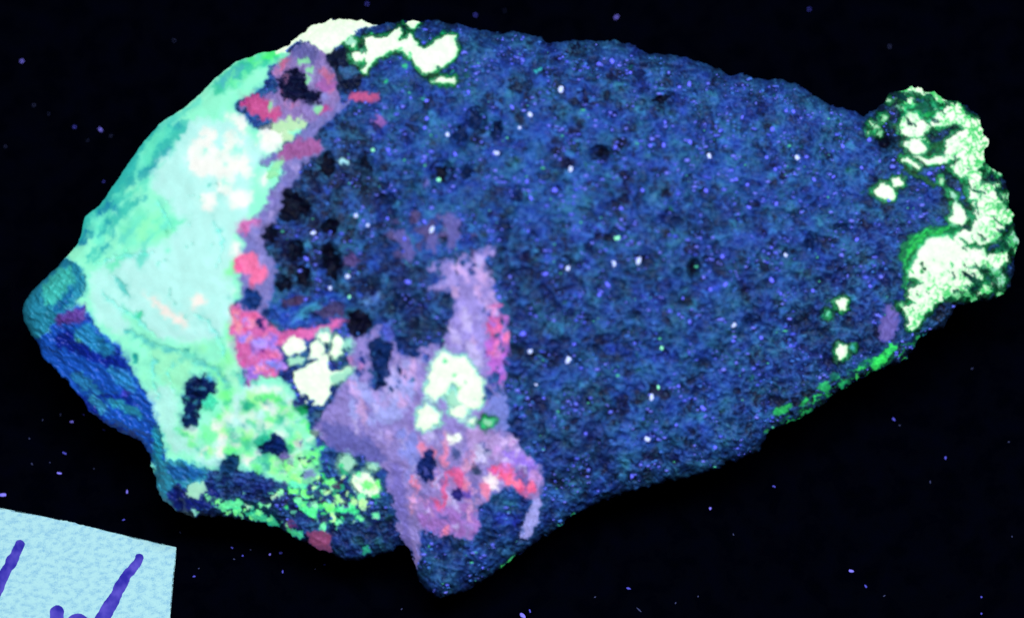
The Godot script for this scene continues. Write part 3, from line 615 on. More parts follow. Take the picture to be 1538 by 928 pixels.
	mineral("red_strip", 3, 195, 82, 144, [735.4,458.1, 744.3,452.1, 754.2,456.1, 763.1,469.9, 757.1,489.7, 762.1,504.5, 750.2,514.4, 740.3,507.5, 734.4,515.4, 736.4,499.6, 728.5,494.6, 733.4,479.8])
	mineral("red_strip", 3, 171, 94, 190, [730.4,511.4, 742.3,507.5, 764.1,507.5, 767,529.2, 764.1,551, 755.2,572.7, 744.3,576.7, 734.4,558.9, 735.4,539.1, 728.5,525.3])
	mineral("red_patch", 3, 209, 84, 132, [733.4,701.2, 746.3,695.3, 761.1,696.3, 775.9,703.2, 786.8,708.2, 797.7,719, 804.6,731.1, 800.7,741.2, 789.8,744, 777.9,734.8, 769,727.9, 756.1,721, 740.3,713.1])
	mineral("", 3, 142, 110, 208, [752.2,677.5, 781.9,673.6, 805.6,695.3, 811.5,717.1, 799.6,713.1, 779.9,699.3, 758.1,695.3])
	mineral("red_patch", 3, 197, 84, 136, [670.1,707.2, 679,701.2, 690.9,699.3, 702.8,709.1, 700.8,726.9, 688.9,732.9, 677.1,726.9, 675.1,742.8, 674.1,754.6, 667.2,764.5, 654.3,758.6, 647.4,746.7, 653.3,736.8, 661.3,725])
	mineral("pink_flank", 3, 144, 102, 176, [625.4,757.2, 641.5,742.8, 653.3,758.6, 669.2,764.5, 681,748.7, 704.7,756.6, 716.6,766.5, 722.5,788.4, 710.6,808.7, 692.9,804, 672,798.6, 652.8,805.6, 634.8,792])
	mineral("", 3, 98, 74, 164, [688.9,731.9, 708.7,713.1, 715.6,731.9, 706.7,748.7, 690.9,748.7])
	sprinkle([522.9,509.5, 592.1,539.1, 621.7,539.1, 661.3,519.4, 690.9,400.7, 740.3,381, 750.2,460, 720.6,598.4, 641.5,657.7, 592.1,677.5, 483.3,638, 522.9,568.8], 80, 4, [Color8(172,159,210), Color8(157,138,197), Color8(120,109,173), Color8(182,149,201)], 4, 14, 41, 2, 1.35, "")
	sprinkle([601.9,647.9, 641.5,647.9, 740.3,677.5, 740.3,756.6, 700.8,796.1, 640.9,787.7, 601.9,717.1], 70, 4, [Color8(172,159,210), Color8(213,118,154), Color8(109,97,163), Color8(140,118,182), Color8(192,138,182)], 3, 11, 42, 1.6, 1.4, "")
	sprinkle([736.4,456.1, 762.1,469.9, 766,539.1, 752.2,574.7, 732.4,539.1], 18, 3, [Color8(209,108,164), Color8(161,108,204), Color8(205,138,194)], 3, 8, 43, 1.6, 1.4, "")
	sprinkle([735.4,701.2, 779.9,697.3, 803.6,737.2, 779.9,736.8], 14, 3, [Color8(224,108,144), Color8(190,108,184)], 3, 8, 44, 1, 0, "")
	sprinkle([740.3,638, 765,647.9, 811.5,699.3, 811.5,727.2, 779.9,699.3, 740.3,687.4], 20, 4, [Color8(192,170,216), Color8(172,128,192)], 3, 8, 45, 1, 0, "")
	mineral("dark_hollow", 6, 18, 40, 112, [654.6,698.4, 652.7,708.3, 649.7,719.8, 642.5,720.8, 637.3,715.8, 631,715.4, 627.2,707.1, 627,696, 629.7,685.6, 635.7,681.4, 640.4,674.2, 647.5,670.3, 651.4,680, 653.9,688.8])
	mineral("", 6, 34, 30, 100, [696.1,740.8, 694,744.6, 691.8,747.6, 688.5,748.6, 685.3,749.1, 681.1,749.1, 679.8,744.6, 680.2,740.8, 679.8,736.9, 681.9,733.7, 685,731.2, 688.8,731.8, 690.9,735.2, 694.1,736.9])
	mineral("", 6, 52, 60, 96, [721.3,703.2, 719.8,706.4, 719.3,710.8, 716.4,713.2, 713.2,711.3, 710.5,709.8, 708.8,706.8, 707.5,703.2, 707.3,698.7, 710.7,696.9, 713.3,695.8, 716.3,693.9, 719.2,695.9, 721.2,699.1])
	mineral("dark_gap", 6, 12, 42, 100, [555.5,516.4, 564.4,509.5, 572.3,503.5, 584.2,511.4, 590.1,519.4, 586.1,544.1, 582.2,558.9, 578.2,580.6, 568.3,582.6, 560.4,572.7, 564.4,556.9, 558.4,539.1])
	mineral("", 6, 12, 46, 110, [592.1,507.5, 611.8,511.4, 631.6,519.4, 627.6,535.2, 609.9,527.3, 598,521.3])
	mineral("dark_patch", 6, 12, 12, 40, [522.9,479.8, 528.8,466, 542.6,464, 554.5,471.9, 562.4,487.7, 550.5,501.6, 536.7,505.5, 524.8,499.6])
	mineral("", 0, 66, 82, 170, [576.2,483.8, 592.1,481.8, 594,505.5, 586.1,515.4, 576.2,507.5])
	mineral("pale_patch", 4, 219, 226, 216, [675.1,649.8, 685,645.9, 694.9,649.8, 692.9,661.7, 683,665.7, 673.1,661.7])
	mineral("pale_patch", 4, 182, 174, 210, [712.7,665.7, 722.5,659.7, 732.4,667.6, 736.4,681.5, 724.5,691.4, 710.7,687.4, 716.6,677.5])
	mineral("pale_patch", 4, 219, 205, 212, [724.5,713.1, 736.4,709.1, 752.2,717.1, 750.2,730.9, 740.3,734.8, 730.4,725])
	mineral("lavender_streak", 4, 149, 149, 214, [793.8,751.3, 805.7,747.5, 813.7,753.9, 810.8,778.7, 799.9,797.1, 792,812.5, 780,806.9, 781.9,792.4, 789.9,773.9])
	mineral("dark_facet", 0, 16, 56, 124, [752.2,732.9, 770,732.9, 789.8,745, 799.7,753.5, 789.8,769.8, 781.9,790.3, 778,804.7, 760,818.7, 730.3,812.5, 722.5,786.3, 716.6,758.6, 734.4,748.7])
	mineral("", 0, 40, 70, 190, [742.3,770.4, 770,765.1, 785.9,771.7, 776,788, 750.2,785.1])
	mineral("", 0, 36, 100, 170, [756.1,748.7, 775.9,744.7, 787.8,755.3, 775.9,761.1, 760.1,758.6])
	mineral("faint_violet_patch", 4, 84, 82, 146, [587.1,346.4, 601.9,345.4, 613.8,353.3, 619.7,367.1, 627.6,381, 619.7,396.8, 607.9,386.9, 601.9,367.1])
	mineral("faint_violet_patch", 4, 84, 82, 146, [641.5,356.3, 656.3,351.3, 662.2,367.1, 653.3,384.9, 641.5,377])
	mineral("faint_violet_patch", 4, 84, 82, 146, [665.2,327.6, 681,319.7, 692.9,331.5, 690.9,361.2, 681,382.9, 669.2,367.1, 673.1,347.4])
	mineral("faint_violet_patch", 4, 84, 82, 146, [637.5,270.3, 647.4,272.2, 647.4,286.1, 637.5,284.1])
	mineral("", 3, 102, 80, 148, [542.4,389.9, 543.6,396, 538,398.9, 533.1,400.1, 528.2,401.3, 523.4,399.1, 518.6,395.7, 518.7,389.9, 522.2,385.7, 523.2,380.3, 527.8,377, 533.4,378.2, 538.2,380.6, 540,385.4])
	mineral("", 0, 84, 130, 205, [545.6,452.1, 558.4,446.2, 574.3,436.3, 578.2,442.3, 568.3,452.1, 556.5,462, 548.6,458.1])
	mineral("pale_patch", 4, 144, 197, 207, [525,245.5, 526.1,248.2, 524.1,251, 519,251.1, 514.9,251, 511.2,249.9, 508.1,248.1, 505.2,245.5, 508.3,243, 511.8,241.7, 514.6,239.5, 519.3,239.4, 523.5,240.6, 525.9,242.9])
	mineral("", 0, 60, 110, 190, [542.6,327.6, 558.4,321.7, 568.3,325.6, 558.4,337.5, 546.6,347.4, 538.7,341.4])
	mineral("dark_hole", 6, 5, 14, 38, [512.3,398.8, 509.7,410.6, 506.3,423, 499.6,421.3, 494.6,414.9, 489.2,406.3, 485.5,388.9, 491,373.7, 499,366.5, 505.7,377, 512.4,383.1])  # shade inside this and the following pits painted as dark colour
	mineral("dark_hole", 6, 5, 14, 38, [457.5,380, 455.4,386.7, 451.3,390.7, 446.4,392.6, 438.7,394.2, 435.1,385, 435.2,375, 439.2,366.6, 446.4,367.6, 451.9,367.7, 457.8,371.2])
	mineral("dark_hole", 6, 5, 14, 38, [468.9,415.6, 467.8,426.7, 463.2,434.6, 457.6,428.6, 452.3,429.3, 449,420.9, 449.8,410.7, 453.7,404.9, 457.3,398.8, 461.5,403.5, 468.2,404])
	mineral("dark_hole", 6, 5, 14, 38, [440.9,428.4, 437.8,434, 433.3,436.6, 428.3,440.7, 423.7,436.4, 419.3,431.9, 419.5,425, 424,420.7, 428.7,418.9, 433.9,418.7, 437.3,423.2])
	mineral("dark_hole", 6, 5, 14, 38, [419,353.3, 418.3,359.6, 415.1,367.4, 407.9,363, 403.3,360.7, 396.7,357.3, 399,350, 401.1,343.2, 407.5,340.5, 413.8,342.4, 422.3,344.2])
	mineral("dark_hole", 6, 5, 14, 38, [556.9,245.5, 556.7,251.1, 553.2,253.7, 549.4,257, 546.1,252.7, 543.7,248.3, 542.1,242.1, 546,238.2, 549.4,234.5, 554.5,233.5, 555.6,241])
	mineral("dark_hole", 6, 5, 14, 38, [672.3,261.4, 671.9,267, 669.4,274.3, 662.6,274.4, 658.2,269.3, 654.8,264.5, 655.7,258.5, 657.3,252.2, 663.1,252.3, 669.2,248.9, 675.3,253.2])
	mineral("dark_hole", 6, 5, 14, 38, [514.4,341.4, 510.7,347.6, 505.5,353, 497.9,348.7, 492.1,348.2, 484.4,345, 485.7,338.1, 491.6,334.2, 497,328.9, 504.5,331.6, 511.2,335])
	mineral("dark_hole", 6, 5, 14, 38, [1005,150.3, 1002,154, 998,157.4, 990.8,156.7, 983.9,156.1, 975.6,153.4, 980.5,148.4, 986.1,146, 991.3,144.4, 997.5,144.4, 1006,145.2])
	mineral("dark_hole", 6, 5, 14, 38, [916.2,231.7, 913.7,235, 907.9,236.6, 900.9,240.4, 894.7,236.7, 892.3,233.3, 893.4,230.2, 896.6,227.8, 901.8,226.1, 909.8,224.8, 912.8,228.7])
	mineral("dark_hole", 6, 5, 14, 38, [1043,402.7, 1044,408.9, 1041,411.7, 1038,417.4, 1036,409.6, 1033,406, 1032,399, 1035,394.4, 1038,388.1, 1041,392.3, 1043,397.4])
	mineral("", 6, 11, 34, 84, [1022,411.6, 1020,414.1, 1019,417, 1016,416.8, 1013,417.3, 1011,413.7, 1012,409.9, 1014,408.2, 1016,406.3, 1019,406.8, 1021,408.8])
	mineral("", 6, 11, 34, 84, [723.8,185.2, 725.6,194.3, 718.2,195.3, 713.5,195.5, 705.9,198.3, 703.9,189.3, 701.4,180.3, 708,175.3, 712.7,168.4, 719.5,171.5, 725.2,176.5])
	mineral("", 6, 11, 34, 84, [753.2,195.1, 751.1,200.9, 747.5,202.7, 744.4,204.1, 739.8,205, 737.1,198.9, 737,191.4, 741.2,187.7, 744.2,183.5, 748.6,183.7, 751.6,188.8])
	mineral("", 6, 11, 34, 84, [701.8,207, 698.8,213.8, 695.1,219.2, 689.5,220.5, 685.6,215.1, 679.9,211.3, 679.7,202.6, 686.3,199.9, 689.2,191.5, 695.8,192.8, 699.4,199.7])
	mineral("", 6, 11, 34, 84, [888.2,373.1, 890,378.2, 885.7,378.6, 882.6,382.7, 879.2,379.4, 879.2,374.7, 878.9,371.3, 879.3,366.8, 882.8,365.1, 886.6,365.1, 890.1,367.9])
	mineral("dark_hole", 6, 5, 14, 38, [1335,216.2, 1332,219.6, 1331,226.1, 1326,222.4, 1320,224.1, 1320,217.9, 1317,213, 1321,208.2, 1327,205.4, 1332,207.9, 1337,210.5])
	mineral("", 6, 11, 34, 84, [1221,366.1, 1221,372.5, 1217,375, 1214,379.2, 1210,375.6, 1208,369.1, 1208,363.1, 1212,360.2, 1214,358.3, 1218,355.8, 1221,360.3])
	mineral("dark_hole", 6, 5, 14, 38, [470.6,311.8, 463.7,325.7, 451.1,329.4, 440.9,333.9, 427,332.9, 422.1,318.7, 428.3,306.8, 426.4,289.9, 440,283.3, 450.9,294.8, 463,298.3])
	mineral("", 6, 11, 34, 84, [708,264.3, 708.3,270.1, 703.7,271.8, 699.9,272.1, 695.8,271.3, 691.4,267.6, 695.1,262.3, 696.8,258.9, 699.6,254.5, 704.7,254.1, 707.3,259.3])
	mineral("", 6, 11, 34, 84, [1273,341.4, 1274,345.4, 1269,347.9, 1263,346, 1257,347.1, 1257,342.9, 1256,339.9, 1257,335.9, 1263,335.6, 1269,334.9, 1271,338.7])
	mineral("", 6, 11, 34, 84, [768.5,341.4, 764.9,345.5, 762.4,348.2, 759.1,350.6, 756,347.8, 753.3,344.1, 751.9,338.2, 755,333.6, 759.4,334.8, 762.7,333.9, 766.1,336.3])
	mineral("", 6, 11, 34, 84, [787.5,296.9, 787.1,303.5, 783,306.7, 779,305.1, 775.5,303.9, 771,300.6, 773.1,294.1, 774.1,287.6, 778.5,283.3, 783.3,286.4, 787,290.5])
	mineral("", 6, 11, 34, 84, [613.4,455.1, 610.1,459.6, 607.5,465.5, 600.4,464.1, 593.2,463.7, 592.7,457.4, 589.4,452, 593.7,447, 600.3,445.4, 606.3,447, 609.2,451.1])
	mineral("dark_hole", 6, 5, 14, 38, [507.2,252.5, 502.6,261.5, 498.7,270.5, 491.8,266.8, 487.1,263, 483.9,256.6, 479.5,246.4, 486.7,241.2, 491.1,230.3, 497.9,237.1, 503.9,242.2])
	mineral("", 6, 11, 34, 84, [590.6,301.9, 590.5,306.3, 585.1,307.3, 580.9,309.1, 574.6,309.1, 574.9,303.7, 572.5,299.5, 576.7,296.6, 581,295.1, 585,296.8, 587.8,298.8])
	mineral("", 6, 11, 34, 84, [1021,331.5, 1018,336.5, 1012,339.7, 1005,340.5, 998.4,338.9, 998.9,333.3, 996.4,329.3, 1000,325.7, 1006,323.6, 1013,322.8, 1018,326.8])
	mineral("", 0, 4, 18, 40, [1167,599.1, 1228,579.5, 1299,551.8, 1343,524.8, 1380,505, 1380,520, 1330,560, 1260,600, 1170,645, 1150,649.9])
	mineral("", 6, 11, 34, 84, [1138,479.8, 1132,482.4, 1130,485.9, 1124,486.5, 1119,485.1, 1116,481.7, 1115,477.8, 1120,475.7, 1124,472.2, 1130,474.5, 1134,476.3])
	mineral("green_fleck", 7, 52, 215, 92, [1307,546.8, 1317,533.7, 1326,525.7, 1334,517.7, 1348,515.8, 1345,525.8, 1328,543.9, 1316,558, 1310,556.9])
	mineral("green_fleck", 7, 36, 150, 90, [1228,574.5, 1239,574.6, 1253,582.9, 1240,590.8, 1226,581.5])
	mineral("green_fleck", 7, 30, 150, 96, [1257,577.8, 1265,571.8, 1274,569.9, 1277,575, 1264,585])
	mineral("green_fleck", 7, 38, 160, 84, [1159,615.3, 1172,610.3, 1187,605.4, 1188,613.5, 1170,622.6, 1159,623.5])
	mineral("green_fleck", 7, 34, 150, 84, [1198,605.5, 1206,600.5, 1213,601.6, 1205,609.6])
	mineral("green_fleck", 7, 40, 170, 84, [1200,623.9, 1205,617.8, 1212,614.8, 1212,622])
	mineral("green_fleck", 7, 30, 130, 84, [1222,619, 1232,609, 1242,604, 1238,611])
	mineral("green_fleck", 7, 30, 120, 80, [1166,634.8, 1178,628.8, 1174,636.9])
	mineral("green_fleck", 7, 30, 120, 80, [1180,629.8, 1190,627.9, 1186,632.9])
	mineral("green_fleck", 7, 20, 90, 90, [1288,544.7, 1302,537.7, 1301,547.8, 1290,549.7])
	mineral("green_fleck", 7, 20, 90, 80, [1242,561.5, 1258,559.6, 1257,569.7, 1244,567.6])
	mineral("green_fleck", 7, 20, 90, 70, [1269,555.7, 1278,549.7, 1275,559.8])
	mineral("green_fleck", 7, 60, 190, 90, [1157,645, 1156,646.5, 1155,647.8, 1154,649.2, 1152,650.4, 1150,650.8, 1148,650.8, 1148,649.9, 1147,649.3, 1147,648, 1150,646.8, 1152,645.8, 1154,645, 1155,644.8])
	mineral("green_fleck", 7, 60, 190, 90, [1292,564.9, 1293,567, 1291,568.1, 1289,568.5, 1287,568.7, 1285,568, 1282,566.9, 1282,564.9, 1284,563.5, 1284,561.7, 1286,560.6, 1288,560.8, 1291,561.7, 1291,563.4])
	mineral("green_fleck", 7, 60, 190, 90, [1364,537.3, 1364,539.4, 1363,541.3, 1362,543.3, 1361,545, 1359,545.6, 1357,545.3, 1356,543.7, 1354,542.5, 1354,540.5, 1356,538.7, 1357,537.6, 1359,536.7, 1361,536.9])
	mineral("green_fleck", 7, 60, 190, 90, [1383,506, 1383,507.5, 1383,509.5, 1381,510.2, 1379,509.8, 1377,509, 1376,507.5, 1375,505.9, 1375,504, 1377,503.2, 1378,502.3, 1380,502, 1382,502.7, 1384,504])
	mineral("green_fleck", 7, 60, 190, 90, [760.6,847.1, 760.2,848.9, 759.4,850.8, 757.4,852.4, 755.6,854, 752.9,855.9, 751.3,855.2, 750.7,854, 749.9,852.9, 750.6,851.1, 751.9,849, 754.4,847.5, 756.4,847.6, 758.7,846.8])
	mineral("green_fleck", 7, 60, 190, 90, [774.8,835.1, 775.3,837.1, 773.6,839.7, 771.1,841.8, 768.9,844.7, 765.4,846.1, 763.5,845.1, 761.7,844.3, 761.5,842.4, 761.8,840, 763.7,837.1, 767.3,836, 770,835, 773.3,833.8])
	mineral("green_fleck", 7, 60, 190, 90, [865.4,774, 865,775.4, 863.4,776.3, 861.9,776.8, 860.2,776.5, 858.4,776.5, 856.7,775.5, 857.4,774, 857.7,772.7, 858.4,771.5, 860.1,770.9, 862,770.6, 863.3,771.8, 864,772.9])
	mineral("green_fleck", 7, 60, 190, 90, [842.8,788, 842.3,788.7, 842.1,789.8, 840.7,790.2, 839.4,789.7, 838.2,789.4, 837.4,788.7, 836.7,787.8, 836.8,786.8, 838.3,786.4, 839.4,786.1, 840.7,785.7, 841.9,786.3, 842.8,787.1])
	mineral("violet_patch", 4, 97, 88, 161, [1324,462, 1334,458.1, 1345,462, 1349,479.9, 1347,497.8, 1339,509.8, 1325,517.7, 1318,507.7, 1317,491.7])
	mineral("", 7, 14, 62, 100, [360.3,743.4, 382,750.5, 403.6,759.7, 423.9,778.2, 425.3,791.7, 400.1,785.9, 366.3,776.8, 345.6,768.6])
	mineral("green_fleck", 7, 96, 224, 150, [326,761.3, 333.5,753, 343.7,751.9, 351.9,748.7, 364.9,749.6, 367.6,754.8, 357.2,760.1, 345.9,764.4, 332.6,766.6])
	mineral("green_fleck", 7, 54, 180, 136, [363.9,766.3, 374.9,768.3, 386.9,770.3, 400.9,772.3, 412.8,776.3, 423.3,789.7, 412.2,787.8, 399.2,783.8, 385.3,779.8, 371.5,774.6])
	mineral("green_fleck", 7, 64, 190, 140, [428.1,796.9, 440.5,793.5, 454.8,794.1, 458.4,807.6, 449.1,808.9, 438,804])
	mineral("green_fleck", 7, 80, 228, 140, [443.5,750.8, 452.8,747.5, 460.7,751.4, 470.6,757.4, 479.5,763.4, 477.1,773.8, 464.8,776.2, 459,768, 449.2,761])
	mineral("green_fleck", 7, 90, 224, 160, [454.3,737.1, 463.4,738, 470.2,743, 465.9,748.2, 457,745.3])
	mineral("green_fleck", 7, 84, 210, 170, [428.8,722.1, 443.8,723, 463.6,726, 484.3,727.9, 481.3,734.8, 461.6,732.9, 444.5,730.1])
	mineral("green_fleck", 7, 60, 214, 130, [503.8,762.9, 515,756.6, 529.8,753.6, 538.7,764.5, 526.6,769.7, 514.7,766.8])
	mineral("green_fleck", 7, 40, 150, 120, [545.8,818.8, 553.8,815.7, 556.3,829.4, 543.3,833.5])
	mineral("green_fleck", 7, 110, 220, 150, [437.8,764.4, 444.8,766.3, 445.6,771.5, 439.6,769.5])
	mineral("green_fleck", 7, 100, 180, 190, [493.2,744.7, 499.1,748.7, 497.1,753.7, 490.2,750.8])
	mineral("green_fleck", 7, 30, 110, 110, [538.7,748.7, 546.6,752.6, 542.6,758.6, 536.7,754.6])
	mineral("green_fleck", 7, 16, 80, 90, [487.9,781.9, 502,782.7, 499.7,787.9, 487.7,787.1])
	mineral("green_fleck", 7, 140, 220, 200, [285.7,765.6, 294.9,763.4, 300.5,769.7, 290.1,773.9])
	mineral("red_patch", 3, 93, 58, 110, [425.8,781.3, 439.2,778.9, 447.1,782.9, 446.8,791.2, 436.4,794.6, 427.2,793.8])
	mineral("pink_patch", 4, 132, 68, 109, [459.9,796.1, 477.2,795.7, 497.4,795.3, 497.1,828.9, 480,828, 464,821])
	mineral("", 4, 88, 72, 120, [437.3,747.8, 433.7,750.7, 432.3,754.2, 428.5,756.9, 423.7,756.3, 419.6,754.7, 418.3,751.3, 417.1,748.1, 415.8,743.8, 420.3,741.4, 424.8,740.8, 429.1,740.1, 432.9,741.6, 436.9,743.7])
	mineral("", 4, 82, 63, 107, [521.8,726.9, 517.8,730.9, 514.2,733.4, 510.9,737.5, 505.2,737.2, 500.5,734.9, 497.7,731.1, 498.1,726.9, 496.5,722.3, 499.4,718, 505.6,718.2, 510.5,718, 515.2,719.4, 519,722.5])
	mineral("", 4, 109, 128, 173, [474.6,711.1, 473.3,713.8, 471.9,716.7, 467.8,718.1, 463.1,718.6, 459.6,716.4, 458.3,713.6, 454.8,711.1, 455.5,707.8, 459.6,705.9, 463.4,704.6, 467.5,705.1, 471.9,705.5, 476.1,707.6])
	sprinkle([428.9,719, 483.3,734.8, 493.2,687.4, 513,687.4, 577.2,736.8, 561.6,787.6, 481.5,788.3, 432,758.2], 50, 7, [Color8(60,200,120), Color8(110,230,160), Color8(40,150,110)], 2, 6, 51, 1, 0, "scattered_green_flecks")
	sprinkle([428.9,719, 483.3,734.8, 493.2,687.4, 513,687.4, 577.2,736.8, 561.6,787.6, 481.5,788.3, 432,758.2], 24, 4, [Color8(68,66,126), Color8(92,72,107), Color8(78,86,154)], 3, 8, 52, 1, 0, "")
	sprinkle([351.9,748.7, 425.9,779.2, 420.1,793.9, 340.5,769.7], 36, 7, [Color8(70,220,150), Color8(40,170,130), Color8(110,230,150)], 1.5, 5, 53, 1, 0, "scattered_green_flecks")
	sprinkle([314.3,717.6, 423.2,732.5, 442.2,758, 402.1,750.3, 332.2,743.6], 24, 0, [Color8(16,40,130), Color8(24,60,150), Color8(30,40,120)], 3, 9, 54, 1, 0, "")
	sprinkle([512.2,777.3, 591.4,767.6, 590,824.9, 520.2,837.8], 24, 0, [Color8(30,84,120), Color8(20,60,120), Color8(40,96,130)], 3, 7, 55, 1, 0, "")
	sprinkle([1330,150, 1400,140.1, 1470,175, 1509,290.2, 1525,380, 1500,445, 1439,455, 1432,331.5, 1403,262.3, 1338,247.5], 90, 7, [Color8(20,110,80), Color8(14,80,80), Color8(40,160,110), Color8(24,90,120)], 2, 6, 56, 1, 0, "")
	mineral("glowing_mint_patch", 5, 165, 226, 200, [279.2,740.8, 285.4,725.2, 297.8,724.9, 310,721.8, 309.9,736.3, 297.1,747.8, 284,745.8])
	mineral("glowing_mint_patch", 5, 165, 226, 200, [509,696.3, 516.9,680.5, 526.8,683.4, 534.7,693.3, 526.8,705.2, 512,705.2])
	mineral("glowing_white_patch", 5, 224, 230, 224, [529.8,714.1, 542.6,706.2, 557.5,711.1, 562.4,721, 570.3,726.9, 568.3,738.8, 560.4,742.8, 542.6,739.8, 531.8,726.9])
	mineral("glowing_mint_patch", 5, 165, 226, 200, [552.5,696.3, 560.4,694.3, 568.3,698.3, 565.4,704.2, 550.5,702.2])
	mineral("glowing_white_patch", 5, 224, 230, 224, [414.3,80.3, 424,40, 470,10, 530,10, 570,28, 568.1,39.2, 550.3,40.6, 538.5,43.9, 529.9,53.6, 521.2,60, 511.7,70.5, 499.9,77.8, 491.1,81.8, 479.6,76.2, 468.1,67.4, 450.4,60.4, 440.3,68.4, 428.4,78.5])
	mineral("glowing_white_patch", 5, 224, 230, 224, [546.9,58.7, 560.7,57.3, 571.7,58.4, 584.6,54.3, 592.4,46.9, 598.3,42.7, 602.5,49.1, 598.8,61.8, 604.8,61.9, 610.7,58.8, 614.5,50.2, 620.6,57.7, 624.8,66.2, 630.9,72.6, 639.9,74.7, 648.7,68.3, 657.5,61.9, 665.4,55.4, 674.3,52.2, 682.3,55.3, 683.4,66.9, 688.5,77.4, 682.7,87, 675.9,94.4, 665.1,101.9, 655.3,108.1, 645.4,111.1, 634.6,111.1, 627.5,100, 619.4,91.5, 609.3,82, 599.2,76.7, 589.2,76.6, 575.5,85.9, 562.8,91.2, 557.2,101.7, 548.6,112.1, 544.6,107.2, 552.1,97.6, 547.9,89.3, 540.3,95.7, 533.4,95.8, 529.3,89.5, 528.9,80.1, 535.7,76.8, 542.7,79.9, 549.8,85, 551.3,72.4])
	mineral("glowing_mint_patch", 5, 165, 226, 200, [518.3,63.2, 527.1,57.8, 537.2,63.1, 534.6,72.6, 523.6,69.5])
	mineral("glowing_white_patch", 5, 224, 230, 224, [629.4,34.3, 626.4,36.9, 625.6,40.2, 621.7,42.4, 617,41.7, 612.9,40.2, 611.4,37, 609.4,34.2, 608.2,30.4, 612.9,28.6, 617,27.9, 621.2,27.3, 625.2,28.6, 629.3,30.6])
	mineral("glowing_white_patch", 5, 224, 230, 224, [534.6,70.5, 534.3,71.9, 533.2,72.7, 532.3,73.4, 530.9,74.2, 529.8,73, 529.2,71.8, 528.6,70.5, 528.9,69.2, 529.3,67.7, 530.7,67.3, 532,68, 533.3,68, 534.4,69])
	mineral("glowing_white_patch", 5, 224, 230, 224, [647.4,124, 661.3,120, 681,118, 686,124, 677.1,127.9, 661.3,127.9])
	mineral("green_fleck", 7, 44, 190, 100, [584.3,125.9, 583.9,127.7, 582.9,129.4, 581,129.5, 579.5,129.2, 577.4,129.4, 576.3,127.8, 576.4,125.9, 576.8,124.3, 578,123.2, 579.2,121.8, 581.2,121.4, 582.4,123.2, 583.4,124.4])
	mineral("green_fleck", 7, 40, 140, 120, [641,149.7, 640.4,151, 639,151.9, 637.4,152.4, 635.8,152.2, 633.8,152.2, 632.4,151.1, 633.1,149.7, 633.2,148.5, 634,147.3, 635.6,146.6, 637.5,146.4, 638.8,147.6, 639.6,148.6])
	mineral("green_fleck", 7, 50, 170, 160, [815.9,104.6, 816.4,105.9, 815.4,107.8, 811.7,108.7, 809.1,109.4, 805.9,110.3, 803.7,109.8, 802.4,108.7, 803.6,107, 805.8,105.6, 807.3,103.7, 810.6,102.6, 813.1,103, 815.2,103.4])
	mineral("glowing_mint_patch", 5, 140, 220, 170, [467.5,93.5, 465.4,94.9, 464.8,96.9, 460.4,97.6, 455.6,97.1, 451.6,96.1, 449.9,94.3, 447,92.7, 446.7,90.5, 451.7,89.8, 455.5,89.3, 459.9,89.1, 464.1,90, 468.3,91.4])
	mineral("glowing_mint_patch", 5, 140, 220, 170, [469.9,107, 469.6,108.6, 469.3,110.8, 466.8,111.2, 464.5,110.7, 462.5,109.8, 461.3,108.4, 459.6,106.7, 460.2,104.7, 462.7,104, 464.2,103, 466.5,102.7, 468.7,103.6, 470.4,105.1])
	mineral("glowing_mint_patch", 5, 140, 220, 170, [467.8,123.5, 467.2,127.4, 465.4,128.9, 464.3,131.3, 462.5,131.8, 460.7,130.2, 459.3,127.2, 459.7,123.3, 459.5,120, 459.8,115.7, 461.8,115.1, 463.6,115.6, 465.2,117.4, 466.3,120.2])
	mineral("glowing_mint_patch", 5, 140, 220, 170, [485.3,166.5, 485.9,168.7, 483.9,170.5, 481,171.7, 477.9,171.2, 475.9,169.6, 472.7,168.8, 471.4,166.5, 473.5,164.4, 475.2,162.8, 477.9,162, 480.9,161.5, 484.5,161.9, 485.1,164.5])
	mineral("glowing_mint_patch", 5, 140, 220, 170, [412.9,161.5, 411.7,164.1, 410.2,165.3, 409.1,167.5, 407.3,167.7, 405.6,166.4, 404.6,164.1, 404.9,161.5, 404.6,158.9, 405.3,156, 407.3,155.9, 409,156.1, 410.5,157.1, 411.7,159])
	mineral("glowing_mint_patch", 5, 186, 226, 180, [435.6,193.2, 434.7,197, 432.1,200.8, 426.9,202.5, 421.9,200.2, 417,199.8, 411.8,197.6, 411.9,193.2, 413.3,189.3, 417.3,186.9, 421.6,185.2, 427.1,182.9, 431.8,185.9, 433.2,189.8])
	mineral("glowing_mint_patch", 5, 186, 226, 180, [449,190.2, 449.8,193.6, 447.9,197, 443.8,198.1, 439.8,198.1, 437,195.5, 434.2,193.5, 431.2,190.2, 433.8,186.8, 436.8,184.6, 439.9,182.7, 443.7,182.7, 448.1,183.1, 450.2,186.6])
	mineral("glowing_mint_patch", 5, 186, 226, 180, [460.8,190.2, 461.8,193.6, 459.7,196.1, 456.8,196.1, 454.4,196.7, 452,195.5, 449.9,193.4, 449,190.2, 451.1,187.6, 452.3,185.3, 454.2,182.6, 457,183.2, 459.4,184.7, 460.6,187.4])
	mineral("glowing_mint_patch", 5, 186, 226, 180, [455.3,181.3, 454.3,182.6, 453.1,183.5, 451.5,184, 449.9,183.9, 447.8,184, 446.9,182.7, 447.4,181.3, 447.2,180, 448.2,178.9, 449.8,178.2, 451.7,178.2, 452.7,179.4, 454,180.1])
